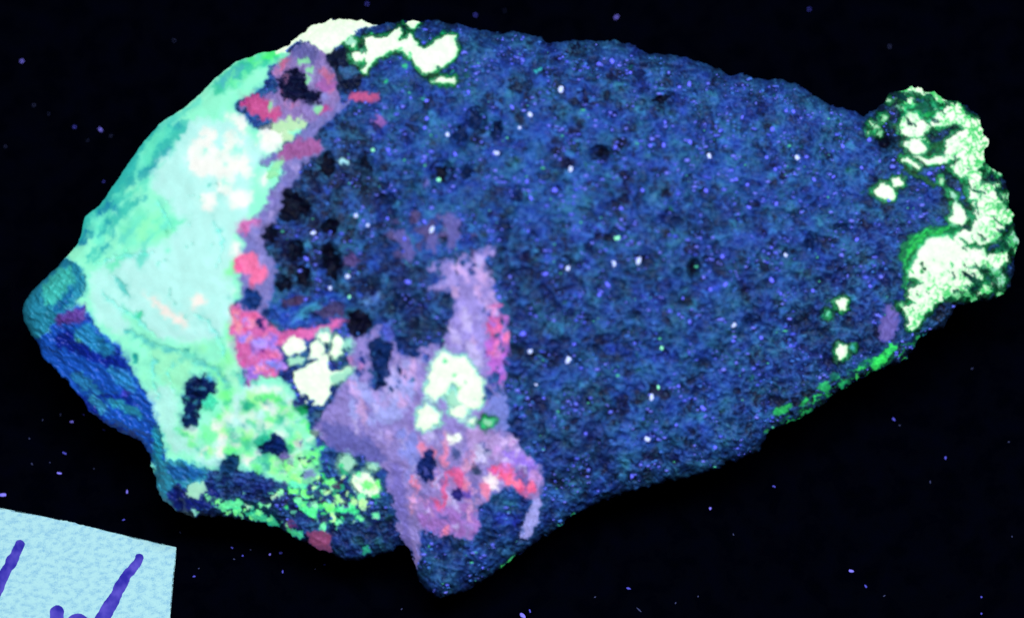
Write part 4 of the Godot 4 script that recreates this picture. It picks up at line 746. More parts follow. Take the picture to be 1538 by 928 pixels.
	mineral("glowing_mint_patch", 5, 186, 226, 180, [442.8,181.3, 442.3,183, 441,184.8, 438.2,185.2, 435.8,184.4, 433,184.5, 430.8,183.2, 431,181.3, 431.6,179.6, 433.6,178.6, 435.6,177.5, 438.4,176.7, 440.4,178.3, 441.5,179.8])
	mineral("glowing_mint_patch", 5, 186, 226, 180, [442.7,208, 441.1,210.7, 439.3,213.3, 435.8,214.6, 431.6,215.7, 428.2,213.6, 427.5,210.4, 424.9,208, 425,204.7, 428.2,202.4, 431.9,201.1, 435.6,202.2, 439.2,202.8, 443.5,204.4])
	mineral("glowing_mint_patch", 5, 150, 228, 170, [421.6,250.8, 422.8,252.2, 422.1,254.3, 419.7,255.7, 417.2,256.6, 415,256, 412.8,255.8, 410.4,254.9, 411.6,252.7, 413,251, 414.6,249.4, 417,248.4, 419.9,247.7, 421.6,248.9])
	mineral("glowing_mint_patch", 5, 150, 228, 170, [428.1,246.5, 429,248.4, 427.4,249.9, 425.1,250.2, 423,250.3, 421.3,249.3, 419.2,248.4, 418.2,246.5, 420.1,245, 421.2,243.7, 422.9,242.5, 425.2,242.5, 427.4,243.1, 428.1,244.9])
	mineral("glowing_mint_patch", 5, 150, 228, 170, [418.2,260.9, 420.5,262.8, 419.6,266.1, 416,267.9, 413.4,269.9, 410.2,270.9, 407,270.4, 404.5,268.8, 405.6,265.5, 406.4,263, 407.1,259.6, 410.7,258.1, 414.1,257.9, 416.8,258.8])
	mineral("glowing_white_patch", 5, 224, 230, 224, [443.8,558.9, 455.6,551, 470.5,544.1, 479.4,539.1, 487.3,530.2, 496.2,532.2, 497.2,544.1, 497.2,554.9, 513,554.9, 527.8,549, 532.7,554.9, 522.9,564.8, 509,573.7, 499.1,576.7, 497.2,596.5, 485.3,608.3, 469.5,606.3, 457.6,602.4, 453.7,588.6, 443.8,572.7])
	mineral("glowing_mint_patch", 5, 165, 226, 200, [499.1,560.9, 515,556.9, 527.8,550, 532.7,556.9, 509,573.7, 500.1,574.7])
	mineral("glowing_white_patch", 5, 224, 230, 224, [462.1,519.4, 461.8,526.1, 454.5,529.4, 447.9,530.5, 440.6,534.3, 433.3,531.2, 430,525.2, 428.5,519.4, 431.5,514.1, 433.6,507.8, 440.4,503.5, 448.1,507.3, 454.2,509.6, 460.3,513.2])
	mineral("glowing_white_patch", 5, 224, 230, 224, [486.9,529.7, 483.2,534.6, 478.6,537.9, 473.5,539.1, 467.6,539.5, 466.4,532.9, 467.9,526.7, 467.2,520.5, 470.8,514.7, 476.1,511.2, 481.4,510.9, 484.2,515.4, 488.5,517.6, 491.1,523.3])
	mineral("glowing_white_patch", 5, 224, 230, 224, [498.9,505.5, 496.9,508.4, 496,511.9, 492.3,513.6, 488.1,513.8, 484.6,511.8, 483.7,508.3, 481.1,505.5, 480.9,501.5, 484.9,499.5, 488.4,498.2, 492.1,498.3, 495.7,499.4, 499.8,501.4])
	mineral("glowing_white_patch", 5, 224, 230, 224, [516.5,512.4, 516.7,516.4, 515.7,521.3, 511.8,522.3, 508.3,522.1, 505.5,519.5, 503.6,516.3, 500.7,512.4, 502.4,507.9, 505.8,505.8, 508.3,503, 511.8,502.8, 515.4,504, 517.8,507.7])
	mineral("glowing_white_patch", 5, 224, 230, 224, [516,527.3, 514.9,531.5, 511.1,533, 508.7,535.5, 505.2,536.6, 501.9,534.5, 499.4,531.4, 500.2,527.3, 500.7,523.8, 501.3,519.1, 505.2,518.2, 508.7,519.2, 511.8,520.6, 513.7,523.7])
	mineral("glowing_mint_patch", 5, 165, 226, 200, [433.9,539.1, 449.7,533.2, 463.6,535.2, 459.6,545.1, 443.8,549, 435.9,547])
	mineral("glowing_mint_patch", 5, 150, 220, 205, [528.4,519.4, 529.3,522.9, 527.7,526.3, 524.4,527.1, 521.3,527, 519.1,524.8, 516.7,522.7, 514.6,519.4, 516.8,516, 519.1,513.9, 521.3,511.6, 524.4,511.6, 527.7,512.4, 529.2,515.9])
	mineral("glowing_white_patch", 5, 224, 230, 224, [643.5,576.7, 647.4,556.9, 655.3,538.1, 663.2,531.2, 670.1,528.3, 679,532.2, 686,534.2, 700.8,535.2, 709.7,547, 716.6,558.9, 722.5,572.7, 726.5,586.6, 722.5,606.3, 706.7,613.3, 692.9,604.4, 687,594.5, 688.9,584.6, 685,572.7, 680,570.8, 675.1,574.7, 673.1,588.6, 663.2,590.5, 657.3,594.5, 653.3,599.4, 646.4,594.5, 639.5,586.6])
	mineral("glowing_mint_patch", 5, 165, 226, 200, [669.2,592.5, 681,584.6, 688.9,598.4, 694.9,604.4, 688.9,610.3, 677.1,604.4])
	mineral("glowing_white_patch", 5, 224, 230, 224, [631.6,614.3, 637.5,607.3, 643.5,605.4, 653.3,612.3, 662.2,623.1, 659.3,633, 647.4,638, 639.5,645.9, 633.6,640, 626.7,638, 628.6,625.1])
	mineral("glowing_white_patch", 5, 224, 230, 224, [701.3,616.2, 698.8,619.8, 698,624.7, 693,627.3, 687.5,625, 682.9,623.5, 679.7,620.3, 677.6,616.2, 677.5,611.2, 683.2,609.2, 687.7,608, 692.8,605.7, 697.7,608.1, 701.1,611.8])
	mineral("glowing_white_patch", 5, 224, 230, 224, [712.7,631.1, 713,633.1, 712.1,635.3, 709.8,636, 707.6,636.1, 706,634.4, 704.6,633, 702.8,631.1, 704.1,628.9, 705.9,627.6, 707.6,626.4, 709.8,626.4, 712.2,626.7, 713.5,628.7])
	mineral("glowing_mint_patch", 5, 150, 220, 180, [740.6,633, 739,635, 736.7,636.4, 734.5,638.6, 730.5,638.3, 728.1,636.4, 725.6,635.1, 724.8,633, 724.7,630.7, 726.9,628.7, 730.9,629, 734,628.7, 737.9,628.7, 739.8,630.8])
	mineral("glowing_white_patch", 5, 224, 230, 224, [1350,134, 1356,120, 1385,122, 1408,132, 1422,148, 1416,157.4, 1403,149.5, 1390,144.4, 1377,138.3, 1358,138.3])
	mineral("glowing_white_patch", 5, 224, 230, 224, [1354,149.8, 1362,147.8, 1372,146.8, 1371,157.2, 1356,158.2])
	mineral("glowing_white_patch", 5, 224, 230, 224, [1347,194, 1352,181.9, 1359,173.9, 1368,169.8, 1376,172.8, 1379,183.1, 1395,187.9, 1385,202.5, 1373,207.9, 1356,206.6])
	mineral("glowing_white_patch", 5, 224, 230, 224, [1394,187.9, 1402,177.4, 1410,169, 1429,153.1, 1440,155.1, 1446,162.3, 1448,172.6, 1463,177.3, 1476,180, 1478,196, 1482,211.2, 1482,235, 1473,252.3, 1454,261.9, 1442,270.3, 1433,262.5, 1424,253.8, 1438,240.4, 1417,233.2, 1415,218.4, 1424,207, 1436,199.6, 1445,195.2, 1443,187.1, 1428,186.5, 1410,192.9])
	mineral("glowing_white_patch", 5, 224, 230, 224, [1388,219.8, 1386,224.2, 1385,230.3, 1377,232.2, 1369,231.3, 1363,228.7, 1360,224.3, 1354,219.8, 1356,213.7, 1364,211.7, 1370,209.1, 1377,208, 1384,209.9, 1390,213.8])
	mineral("glowing_white_patch", 5, 224, 230, 224, [1488,212, 1488,216.6, 1486,219.4, 1484,219.2, 1482,220.7, 1479,219.6, 1477,216.4, 1477,212.3, 1479,208.9, 1480,205.4, 1482,201.7, 1484,203.1, 1486,205.4, 1487,208.3])
	mineral("glowing_white_patch", 5, 224, 230, 224, [1364,233.7, 1377,235.7, 1392,239.6, 1415,235.2, 1436,237.5, 1415,244.2, 1392,249.5, 1381,242.6])
	mineral("glowing_white_patch", 5, 224, 230, 224, [1350,238.6, 1358,237.6, 1369,243.6, 1380,250.5, 1375,254.4, 1360,247.5])
	mineral("glowing_white_patch", 5, 224, 230, 224, [1356,275.2, 1354,278.2, 1351,280.6, 1347,281.1, 1343,281.7, 1338,281.7, 1336,278.1, 1337,275.2, 1336,272.2, 1339,269.8, 1343,267.6, 1348,268.3, 1350,270.9, 1354,272.1])
	mineral("glowing_white_patch", 5, 224, 230, 224, [1340,292.8, 1340,298.8, 1333,301.8, 1326,299, 1319,298.8, 1313,295.9, 1310,290.4, 1309,284.6, 1315,281.5, 1319,278.7, 1325,274.9, 1332,278.3, 1337,283.1, 1340,287.8])
	mineral("glowing_white_patch", 5, 224, 230, 224, [1449,259, 1460,256.7, 1472,262.6, 1469,279, 1455,283.2, 1450,271.1])
	mineral("glowing_white_patch", 5, 224, 230, 224, [1446,283.4, 1460,282.2, 1474,276.9, 1488,278.6, 1498,277.3, 1495,294.5, 1505,302.3, 1494,311.5, 1478,306.9, 1469,313.1, 1458,309.4, 1451,297.5])
	mineral("", 0, 12, 70, 70, [1472,299.1, 1472,302.2, 1470,305.3, 1466,305.5, 1463,304.9, 1459,305.4, 1457,302.7, 1457,299.4, 1458,296.4, 1461,294.6, 1463,292, 1467,291.2, 1469,294.2, 1471,296.3])
	mineral("glowing_mint_patch", 5, 180, 228, 190, [1489,253.1, 1488,255, 1487,256.9, 1486,259, 1484,258.3, 1483,257.1, 1483,255.3, 1483,253.2, 1482,250.6, 1484,248.9, 1485,248.9, 1487,248.2, 1488,249, 1489,250.7])
	mineral("glowing_mint_patch", 5, 180, 228, 190, [1498,253, 1498,255.1, 1498,257.5, 1497,258.2, 1496,258.1, 1494,258.8, 1493,257.4, 1492,255.1, 1492,253, 1492,251.4, 1493,249.4, 1494,248.3, 1495,250, 1497,251.3])
	mineral("glowing_mint_patch", 5, 180, 228, 190, [1504,258.5, 1504,260.2, 1505,262, 1503,263.1, 1502,263.1, 1500,263.9, 1499,263.3, 1498,261.7, 1497,260, 1498,258.6, 1498,257, 1499,255.6, 1501,256.5, 1502,257.4])
	mineral("glowing_mint_patch", 5, 180, 228, 190, [1414,272, 1414,274.1, 1412,275.6, 1411,277.6, 1409,277.7, 1407,275.5, 1406,274.2, 1406,272.2, 1406,270, 1407,267.9, 1409,267.9, 1411,267.9, 1413,267.6, 1414,269.7])
	mineral("glowing_mint_patch", 5, 180, 228, 190, [1331,178, 1330,180.3, 1328,181.3, 1326,182.7, 1324,182.7, 1322,182.1, 1321,180.1, 1322,177.6, 1322,175.5, 1322,173.1, 1325,172.6, 1327,172.8, 1328,174.2, 1329,175.9])
	mineral("glowing_mint_patch", 5, 180, 228, 190, [1318,193.4, 1315,194.3, 1314,195.3, 1312,196.5, 1310,195, 1310,193.2, 1310,191, 1311,189.1, 1312,186.6, 1314,185.7, 1316,186.9, 1317,187.3, 1318,188.9, 1318,191])
	mineral("glowing_mint_patch", 5, 180, 228, 190, [1323,201.5, 1322,202.9, 1321,203.6, 1320,204.5, 1318,205.1, 1316,203.8, 1316,202.6, 1315,201.4, 1316,200.1, 1316,198.7, 1318,198.4, 1320,199.1, 1322,199, 1323,200])
	mineral("glowing_mint_patch", 5, 180, 228, 190, [1509,295.2, 1508,298.1, 1507,300.2, 1505,302.9, 1502,303.1, 1501,300, 1499,298.3, 1498,295.5, 1498,292.3, 1500,289.4, 1503,289.3, 1505,289.4, 1508,288.9, 1509,291.9])
	mineral("glowing_mint_patch", 5, 180, 228, 190, [1516,297, 1516,299.5, 1515,302.3, 1513,303.6, 1512,301.9, 1511,301.6, 1509,300.1, 1509,297.2, 1509,294.4, 1511,293, 1512,291.9, 1514,290.2, 1515,292.1, 1515,294.7])
	mineral("glowing_mint_patch", 5, 180, 228, 190, [1337,151.4, 1337,152.6, 1336,153.4, 1335,154.7, 1334,154.6, 1333,153.4, 1332,152.4, 1332,151.1, 1332,149.7, 1333,148.4, 1334,148.6, 1335,148.6, 1337,148.6, 1337,149.9])
	mineral("glowing_mint_patch", 5, 180, 228, 190, [1356,163.4, 1356,164.9, 1355,166.1, 1354,166.3, 1352,166.3, 1352,165.5, 1351,164.7, 1350,163.2, 1351,162.1, 1352,161.2, 1353,160.2, 1354,160.2, 1356,160.7, 1356,162.1])
	mineral("glowing_mint_patch", 5, 180, 228, 190, [1304,199.2, 1304,200.3, 1304,202, 1303,202.4, 1302,202, 1301,201.5, 1301,200.4, 1300,199.1, 1301,197.6, 1302,197.1, 1302,196.3, 1303,195.9, 1304,196.6, 1305,197.7])
	mineral("glowing_mint_patch", 5, 180, 228, 190, [1310,186.8, 1309,188.2, 1308,189.2, 1307,189.2, 1306,189.9, 1304,189.5, 1304,188, 1304,186.7, 1304,185.4, 1305,184.3, 1306,183.1, 1307,183.8, 1308,184.7, 1309,185.4])
	mineral("glowing_mint_patch", 5, 165, 226, 200, [1419,286, 1427,288.8, 1434,294.7, 1428,299.9, 1422,293.9])
	mineral("glowing_mint_patch", 5, 165, 226, 200, [1428,303.9, 1433,299.8, 1439,309.8, 1430,307.8])
	mineral("glowing_white_patch", 5, 224, 230, 224, [1428,305.8, 1439,309.8, 1445,319.6, 1449,329.4, 1443,339.4, 1434,337.5, 1426,336.5, 1419,330.6, 1426,323.6])
	mineral("glowing_white_patch", 5, 224, 230, 224, [1460,313.3, 1472,301.1, 1487,302.7, 1496,316.5, 1518,314, 1526,320, 1520,331.1, 1505,335.4, 1501,352.4, 1492,360.6, 1480,366.7, 1468,369.8, 1459,359.1, 1453,349.2, 1459,337.2])
	mineral("glowing_white_patch", 5, 224, 230, 224, [1456,358.1, 1459,364.1, 1453,368.2, 1446,368.6, 1440,369.4, 1435,367.1, 1430,363.9, 1428,358.2, 1433,353.9, 1435,349.7, 1440,345.4, 1446,346.2, 1453,348.4, 1455,353.5])
	mineral("glowing_mint_patch", 5, 160, 230, 180, [1512,310.1, 1509,312.7, 1506,314.6, 1503,315.9, 1499,316.1, 1495,316, 1493,313.2, 1494,310.5, 1493,307.9, 1495,305.5, 1499,304.3, 1503,304.3, 1506,306.4, 1509,307.6])
	mineral("glowing_white_patch", 5, 224, 230, 224, [1367,392.8, 1375,383.9, 1377,371.1, 1397,358.2, 1409,355.3, 1421,356.3, 1432,366.1, 1447,371.1, 1471,374.7, 1480,383.5, 1497,379.4, 1512,377.2, 1512,393.1, 1497,402.2, 1480,400.4, 1472,398.5, 1447,401.6, 1446,404.5, 1466,404.5, 1473,417.3, 1466,424.2, 1454,426.2, 1453,436.1, 1433,434.1, 1423,445.1, 1405,454, 1392,467, 1383,476.9, 1378,489.9, 1370,496.9, 1362,495.9, 1362,477.9, 1351,461, 1372,455.1, 1363,449.1, 1360,434.3, 1384,424.4, 1363,414.6, 1360,407.7, 1367,400.7])
	mineral("glowing_white_patch", 5, 224, 230, 224, [1466,441, 1470,434.1, 1475,428.2, 1489,425.1, 1490,434.1, 1480,441])
	mineral("glowing_mint_patch", 5, 165, 226, 200, [1493,415.2, 1503,411.1, 1509,419.1, 1504,433, 1496,428.1])
	mineral("glowing_mint_patch", 5, 165, 226, 200, [1484,402.4, 1497,402.2, 1500,410.2, 1486,412.3])
	mineral("glowing_mint_patch", 5, 165, 226, 200, [1510,360.3, 1515,352.2, 1519,346.1, 1526,355.1, 1534,364, 1523,370.1, 1512,369.2])
	mineral("glowing_mint_patch", 5, 150, 226, 170, [1508,436.6, 1508,438.2, 1507,440.4, 1505,442.5, 1502,443.9, 1500,445.7, 1497,446.5, 1496,444.6, 1496,443.3, 1496,441.6, 1498,439.5, 1501,437.4, 1503,436.9, 1505,437.1])
	mineral("glowing_mint_patch", 5, 150, 226, 170, [1441,444, 1442,446.1, 1441,448.5, 1437,449, 1434,448.9, 1431,447.6, 1429,446, 1427,444.1, 1428,441.8, 1431,440.7, 1433,439.3, 1436,439.2, 1440,439.8, 1442,441.7])
	mineral("glowing_mint_patch", 5, 150, 226, 170, [1458,442, 1456,444.1, 1455,445.6, 1453,446.7, 1451,446.9, 1448,446.6, 1447,444.2, 1447,442.1, 1446,439.8, 1448,437.9, 1450,437, 1452,437.2, 1454,438.8, 1456,439.8])
	mineral("glowing_mint_patch", 5, 150, 226, 170, [1466,448, 1465,449.5, 1465,451.4, 1463,452.5, 1461,451.5, 1459,450.9, 1457,449.8, 1456,448, 1456,446.1, 1458,445.2, 1460,444.8, 1462,443.7, 1464,444.7, 1466,446.3])
	mineral("glowing_mint_patch", 5, 150, 226, 170, [1529,378, 1529,380.7, 1528,383, 1527,384.3, 1525,382.9, 1524,382.4, 1522,381.1, 1522,378.1, 1523,375.6, 1524,373.6, 1525,372.6, 1526,371.2, 1528,373, 1528,375.9])
	mineral("glowing_mint_patch", 5, 150, 226, 170, [1352,457.1, 1352,458.3, 1352,459.6, 1350,460.1, 1349,460.1, 1348,459.1, 1347,458.2, 1346,457.1, 1346,455.7, 1347,454.9, 1348,454.3, 1350,454.3, 1351,454.4, 1352,455.6])
	mineral("glowing_white_patch", 5, 224, 230, 224, [1269,456.1, 1268,459.8, 1268,464.9, 1263,466.2, 1259,465.7, 1256,463.4, 1254,459.8, 1251,456.1, 1252,451.3, 1256,449.4, 1259,447, 1263,446.4, 1267,447.9, 1270,451.3])
	mineral("glowing_mint_patch", 5, 120, 220, 190, [1245,470.9, 1244,473.2, 1242,474, 1241,475.6, 1240,476.5, 1238,474.8, 1237,473, 1237,470.9, 1237,468.9, 1238,466.3, 1240,466, 1241,466.8, 1243,467.1, 1244,468.7])
	mineral("glowing_white_patch", 5, 224, 230, 224, [1271,530.7, 1268,534.7, 1264,536.8, 1260,540.8, 1256,539, 1255,533.6, 1253,529.5, 1253,524.4, 1255,519.3, 1259,515.3, 1263,517.4, 1267,518.4, 1271,519.8, 1272,525.3])
	mineral("glowing_mint_patch", 5, 70, 170, 180, [1283,522.6, 1282,524.3, 1281,525.4, 1280,526.4, 1279,526.3, 1277,526.1, 1276,524.4, 1277,522.5, 1276,520.8, 1277,519.1, 1278,518.5, 1280,518.5, 1281,519.8, 1282,520.9])
	sprinkle([1345,130, 1400,135, 1475,178, 1482,240, 1515,290, 1530,350, 1515,430, 1449,450, 1386,465, 1432,381, 1432,331.5, 1434,281.6, 1403,242.6, 1345,202.1], 46, 7, [Color8(20,110,80), Color8(20,90,70), Color8(40,170,110), Color8(12,70,70)], 2.5, 7, 61, 1.8, 0.8, "knob")
	sprinkle([1345,130, 1400,135, 1475,178, 1482,240, 1515,290, 1530,350, 1515,430, 1449,450, 1386,465, 1432,381, 1432,331.5, 1434,281.6, 1403,242.6, 1345,202.1], 40, 7, [Color8(70,220,120), Color8(100,230,150), Color8(150,236,180)], 1.5, 4, 62, 1, 0, "knob")
	sprinkle([1378,346.4, 1432,351.3, 1396,460, 1366,470, 1353,410.6], 10, 7, [Color8(60,210,110), Color8(20,110,70)], 1.5, 4, 63, 1.5, 0.5, "knob")
	sprinkle([439.8,578.7, 473.4,598.4, 493.2,677.5, 488.3,741.8, 443.2,737.3, 453.7,687.4, 443.8,638], 26, 0, [Color8(14,50,110), Color8(20,70,110), Color8(40,50,120)], 2, 6, 64, 1, 0, "granular_matrix")
	sprinkle([443.8,618.2, 483.3,647.9, 493.2,697.3, 562.4,736.8, 576.4,777.6, 501.3,798.3, 431.5,768.6, 351.2,759.1, 332.2,743.6, 423.2,732.5], 60, 7, [Color8(110,232,150), Color8(140,232,170), Color8(60,200,110), Color8(180,230,180)], 1.5, 5.5, 65, 1, 0, "scattered_green_flecks")
	sprinkle([424,687.4, 483.3,677.5, 503.1,687.4, 572.3,717.1, 562.4,756.6, 502.2,777.4, 432.5,747.9], 34, 7, [Color8(150,240,140), Color8(180,236,160), Color8(110,230,120)], 3, 8.5, 83, 1, 0, "scattered_green_flecks")
	sprinkle([302.8,738.4, 362,748.6, 430.7,784.3, 455.4,804.5, 430,800, 340.3,771.8, 290.6,767.6], 22, 7, [Color8(120,236,140), Color8(60,190,120)], 2.5, 6, 84, 1, 0, "scattered_green_flecks")
	sprinkle([641.5,534.2, 700.8,534.2, 730.4,598.4, 690.9,628.1, 641.5,618.2], 6, 7, [Color8(40,190,110)], 1.5, 3, 66, 1, 0, "violet_mass")
	sprinkle([520.3,35.5, 690,40.2, 690.9,124, 542.6,114.1], 16, 7, [Color8(30,170,90), Color8(10,60,50), Color8(60,200,120)], 1.5, 3.5, 67, 1, 0, "scattered_green_flecks")
	sprinkle([508,504.5, 592.1,479.8, 631.6,529.2, 676.1,499.6, 641.5,440.3, 641.5,400.7, 700.8,379, 748.2,371.1, 740.3,430.4, 770,469.9, 768,558.9, 760.1,598.4, 720.6,598.4, 735.4,479.8, 690.9,420.5, 661.3,539.1, 592.1,598.4, 562.4,588.6, 522.9,539.1], 90, 0, [Color8(20,60,130), Color8(30,70,150), Color8(14,44,110)], 2, 6, 68, 1.6, 1.3, "granular_matrix")
	sprinkle([601.9,687.4, 720.6,638, 799.6,687.4, 814.6,737.5, 720.5,796.6, 640.8,798], 30, 4, [Color8(47,66,116), Color8(78,76,145), Color8(109,97,173)], 2, 6, 69, 1.5, 1.3, "violet_mass")
	sprinkle([1150,654.9, 1228,579.5, 1298,544.7, 1379,499.9, 1419,480, 1380,515, 1300,570, 1200,632], 110, 7, [Color8(30,150,80), Color8(50,200,100), Color8(20,100,60)], 1.5, 5, 70, 2, -0.6, "scattered_green_flecks")


func specimen() -> void:
	outline = ring([33,467, 36,452, 45,440, 60,425, 75,410, 88,398, 100,384, 116,366, 123,342, 126,326, 149,308, 173,274, 199,235, 214,215, 238,186, 256,174, 279,160, 300,141, 325,115, 350,95, 366,88, 397,78, 418,75, 433,66, 449,52, 470,38, 496,30, 522,28, 548,31, 566,37, 584,34, 605,31, 631,30, 657,31, 683,35, 709,42, 750,49, 777,47, 804,53, 827,66, 859,60, 886,60, 909,63, 921,59, 945,67, 972,79, 1019,84, 1058,94, 1081,104, 1097,112, 1120,111, 1144,120, 1171,119, 1198,127, 1225,143, 1249,157, 1276,165, 1298,173, 1315,166, 1324,155, 1339,140, 1354,133, 1373,131, 1391,135, 1408,141, 1419,149, 1434,151, 1449,156, 1462,167, 1474,177, 1475,192, 1479,202, 1487,209, 1485,219, 1480,226, 1480,246, 1490,250, 1503,259, 1509,272, 1516,289, 1517,310, 1524,320, 1524,333, 1525,344, 1532,363, 1528,374, 1524,391, 1523,408, 1518,430, 1505,445, 1485,453, 1457,455, 1434,463, 1431,475, 1418,492, 1404,498, 1383,508, 1363,538, 1337,551, 1311,561, 1280,575, 1254,592, 1233,609, 1208,627, 1174,640, 1155,650, 1144,675, 1129,683, 1095,696, 1065,709, 1026,720, 983,727, 940,741, 900,755, 860,773, 835,795, 800,818, 770,840, 745,858, 720,875, 690,890, 660,898, 645,893, 633,878, 622,851, 614,825, 604,815, 589,828, 558,839, 535,843, 519,842, 498,832, 475,823, 454,814, 436,803, 420,795, 402,788, 381,784, 355,779, 329,775, 311,777, 285,775, 269,769, 256,760, 243,748, 236,732, 228,704, 224,686, 215,668, 199,656, 180,648, 156,634, 140,624, 127,605, 114,586, 86,559, 60,533, 57,520, 44,499, 35,481])
	coarse_shape()
	list_minerals()
	part_map.resize(MW * MH)
	tone_map.resize(MW * MH)
	# glow halo of the white patches painted as green rims, then everything in order
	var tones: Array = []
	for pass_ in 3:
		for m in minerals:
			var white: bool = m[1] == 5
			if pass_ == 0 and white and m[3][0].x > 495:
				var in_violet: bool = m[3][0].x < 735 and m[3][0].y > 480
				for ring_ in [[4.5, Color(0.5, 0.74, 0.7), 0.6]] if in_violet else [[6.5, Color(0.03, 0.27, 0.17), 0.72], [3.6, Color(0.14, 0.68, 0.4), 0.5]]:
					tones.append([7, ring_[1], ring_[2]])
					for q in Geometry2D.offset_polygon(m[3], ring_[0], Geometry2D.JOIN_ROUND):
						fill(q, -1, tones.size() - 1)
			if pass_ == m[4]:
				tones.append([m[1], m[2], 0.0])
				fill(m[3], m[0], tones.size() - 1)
	print("tones ", tones.size(), " parts ", parts.size())
	# a softened copy of the tones, for minerals that fade into each other
	var bytes := PackedByteArray()
	bytes.resize(MW * MH * 3)
	var lut := PackedByteArray()
	for t in tones:
		lut.append_array([t[1].r8, t[1].g8, t[1].b8])
	for k in MW * MH:
		var t := tone_map[k] * 3
		bytes[3 * k] = lut[t]
		bytes[3 * k + 1] = lut[t + 1]
		bytes[3 * k + 2] = lut[t + 2]
	var soft := Image.create_from_data(MW, MH, false, Image.FORMAT_RGB8, bytes)
	soft.resize(MW / 2, MH / 2, Image.INTERPOLATE_BILINEAR)
	soft.resize(MW / 7, MH / 7, Image.INTERPOLATE_CUBIC)
	soft.resize(GW, GH, Image.INTERPOLATE_CUBIC)
	var sb := soft.get_data()
	var softer := Image.create_from_data(MW, MH, false, Image.FORMAT_RGB8, bytes)
	softer.resize(MW / 2, MH / 2, Image.INTERPOLATE_BILINEAR)
	softer.resize(MW / 6, MH / 6, Image.INTERPOLATE_CUBIC)
	softer.resize(MW / 13, MH / 13, Image.INTERPOLATE_BILINEAR)
	softer.resize(GW, GH, Image.INTERPOLATE_CUBIC)
	var sb2 := softer.get_data()

	var N := FastNoiseLite
	var broad := noise(N.TYPE_SIMPLEX, 1 / 60.0, 3, 1)
	var warp := noise(N.TYPE_SIMPLEX, 1 / 17.0, 2, 2)
	var fine := noise(N.TYPE_SIMPLEX, 1 / 6.0, 2, 3)
	var vein := noise(N.TYPE_SIMPLEX, 1 / 26.0, 3, 4)
	vein.fractal_type = N.FRACTAL_RIDGED
	var cell := noise(N.TYPE_CELLULAR, 1 / 13.0, 1, 5)
	cell.cellular_return_type = N.RETURN_DISTANCE
	cell.cellular_jitter = 1.0
	var lump := noise(N.TYPE_CELLULAR, 1 / 22.0, 1, 6)
	lump.cellular_return_type = N.RETURN_DISTANCE
	var bead := noise(N.TYPE_CELLULAR, 1 / 15.0, 1, 16)
	bead.cellular_return_type = N.RETURN_DISTANCE2_SUB
	var web := noise(N.TYPE_SIMPLEX, 1 / 21.0, 2, 17)
	web.fractal_type = N.FRACTAL_RIDGED
	var patchy := noise(N.TYPE_SIMPLEX, 1 / 110.0, 3, 7)
	var soft_of := [0.45, 0.8, 0.65, 0.75, 0.68, 0.2, 0.3, 0.4, 0.8]
	var warp_of := [3.0, 3.5, 4.0, 5.0, 5.0, 2.4, 4.0, 3.0, 2.0]
	var dark_c := lin(5, 18, 52)
	var light_c := lin(50, 112, 196)
	var glow_map := PackedByteArray()
	glow_map.resize(GW * GH * 3)
	var glow_of := [0.0, 0.55, 0.3, 0.45, 0.45, 0.7, 0.0, 0.35, 0.55]
	var colours := PackedColorArray()
	colours.resize(GW * GH)
	var owner := PackedByteArray()
	owner.resize(GW * GH)
	skin.resize(GW * GH)
	var holes: Array = [501,399,13,28,14, 448,380,11,15,10, 459,416,9,17,10, 430,428,9,10,8, 409,353,12,13,8, 551,246,10,14,9, 664,261,14,16,12, 499,341,12,10,7, 993,150,18,10,12, 903,232,18,9,10, 1039,403,8,15,10, 1017,412,7,8,7, 715,185,14,18,12, 745,195,9,14,8, 691,207,12,16,10, 884,373,8,10,7, 1327,216,12,11,14, 1215,366,9,14,7, 444,312,22,24,9, 701,264,10,12,6, 1264,341,12,8,5, 760,341,9,12,5, 780,297,10,14,5, 602,455,14,12,5, 493,252,12,18,6, 582,302,12,10,5, 1007,332,14,10,4, 1126,480,12,8,3]
	for j in GH:
		for i in GW:
			var at := j * GW + i
			var d := rim[at]
			var x := (i + 0.5) * STEP
			var y := (j + 0.5) * STEP
			if d < 12.0 and d > -12.0:
				var rough := 0.35 if x < 430 and y < 500 else 1.0
				d += rough * (warp.get_noise_2d(x * 0.8, y * 0.8) * 2.2 + fine.get_noise_2d(x * 0.7, y * 0.7) * 0.7)
				d += rough * 4.0 * (lump.get_noise_2d(x * 1.1, y * 1.1) + 0.45)
				rim[at] = d
			if d < -4.0:
				height[at] = 0.0
				continue
			var fn := fine.get_noise_2d(x, y)
			var wx := warp.get_noise_2d(x, y)
			var wy := warp.get_noise_2d(x + 300, y + 170)
			var k0: int = tones[tone_map[clampi(int(y), 0, MH - 1) * MW + clampi(int(x), 0, MW - 1)]][0]
			var wa: float = warp_of[k0]
			var sx := clampi(int(x + wx * wa + fn * wa * 0.28), 0, MW - 1)
			var sy := clampi(int(y + wy * wa - fn * wa * 0.28), 0, MH - 1)
			var tone: Array = tones[tone_map[sy * MW + sx]]
			var kind: int = tone[0]
			owner[at] = part_map[sy * MW + sx]
			skin[at] = kind
			var s3 := 3 * (clampi(int(sy / STEP), 0, GH - 1) * GW + clampi(int(sx / STEP), 0, GW - 1))
			var sc := Color(sb[s3] / 255.0, sb[s3 + 1] / 255.0, sb[s3 + 2] / 255.0)
			var base: Color = tone[1]
			if kind == 1 or kind == 4:
				sc = sc.lerp(Color(sb2[s3] / 255.0, sb2[s3 + 1] / 255.0, sb2[s3 + 2] / 255.0), 0.5 if kind == 1 else 0.25)
			var seen_as := base.lerp(sc, tone[2] if tone[2] > 0.0 else soft_of[kind])
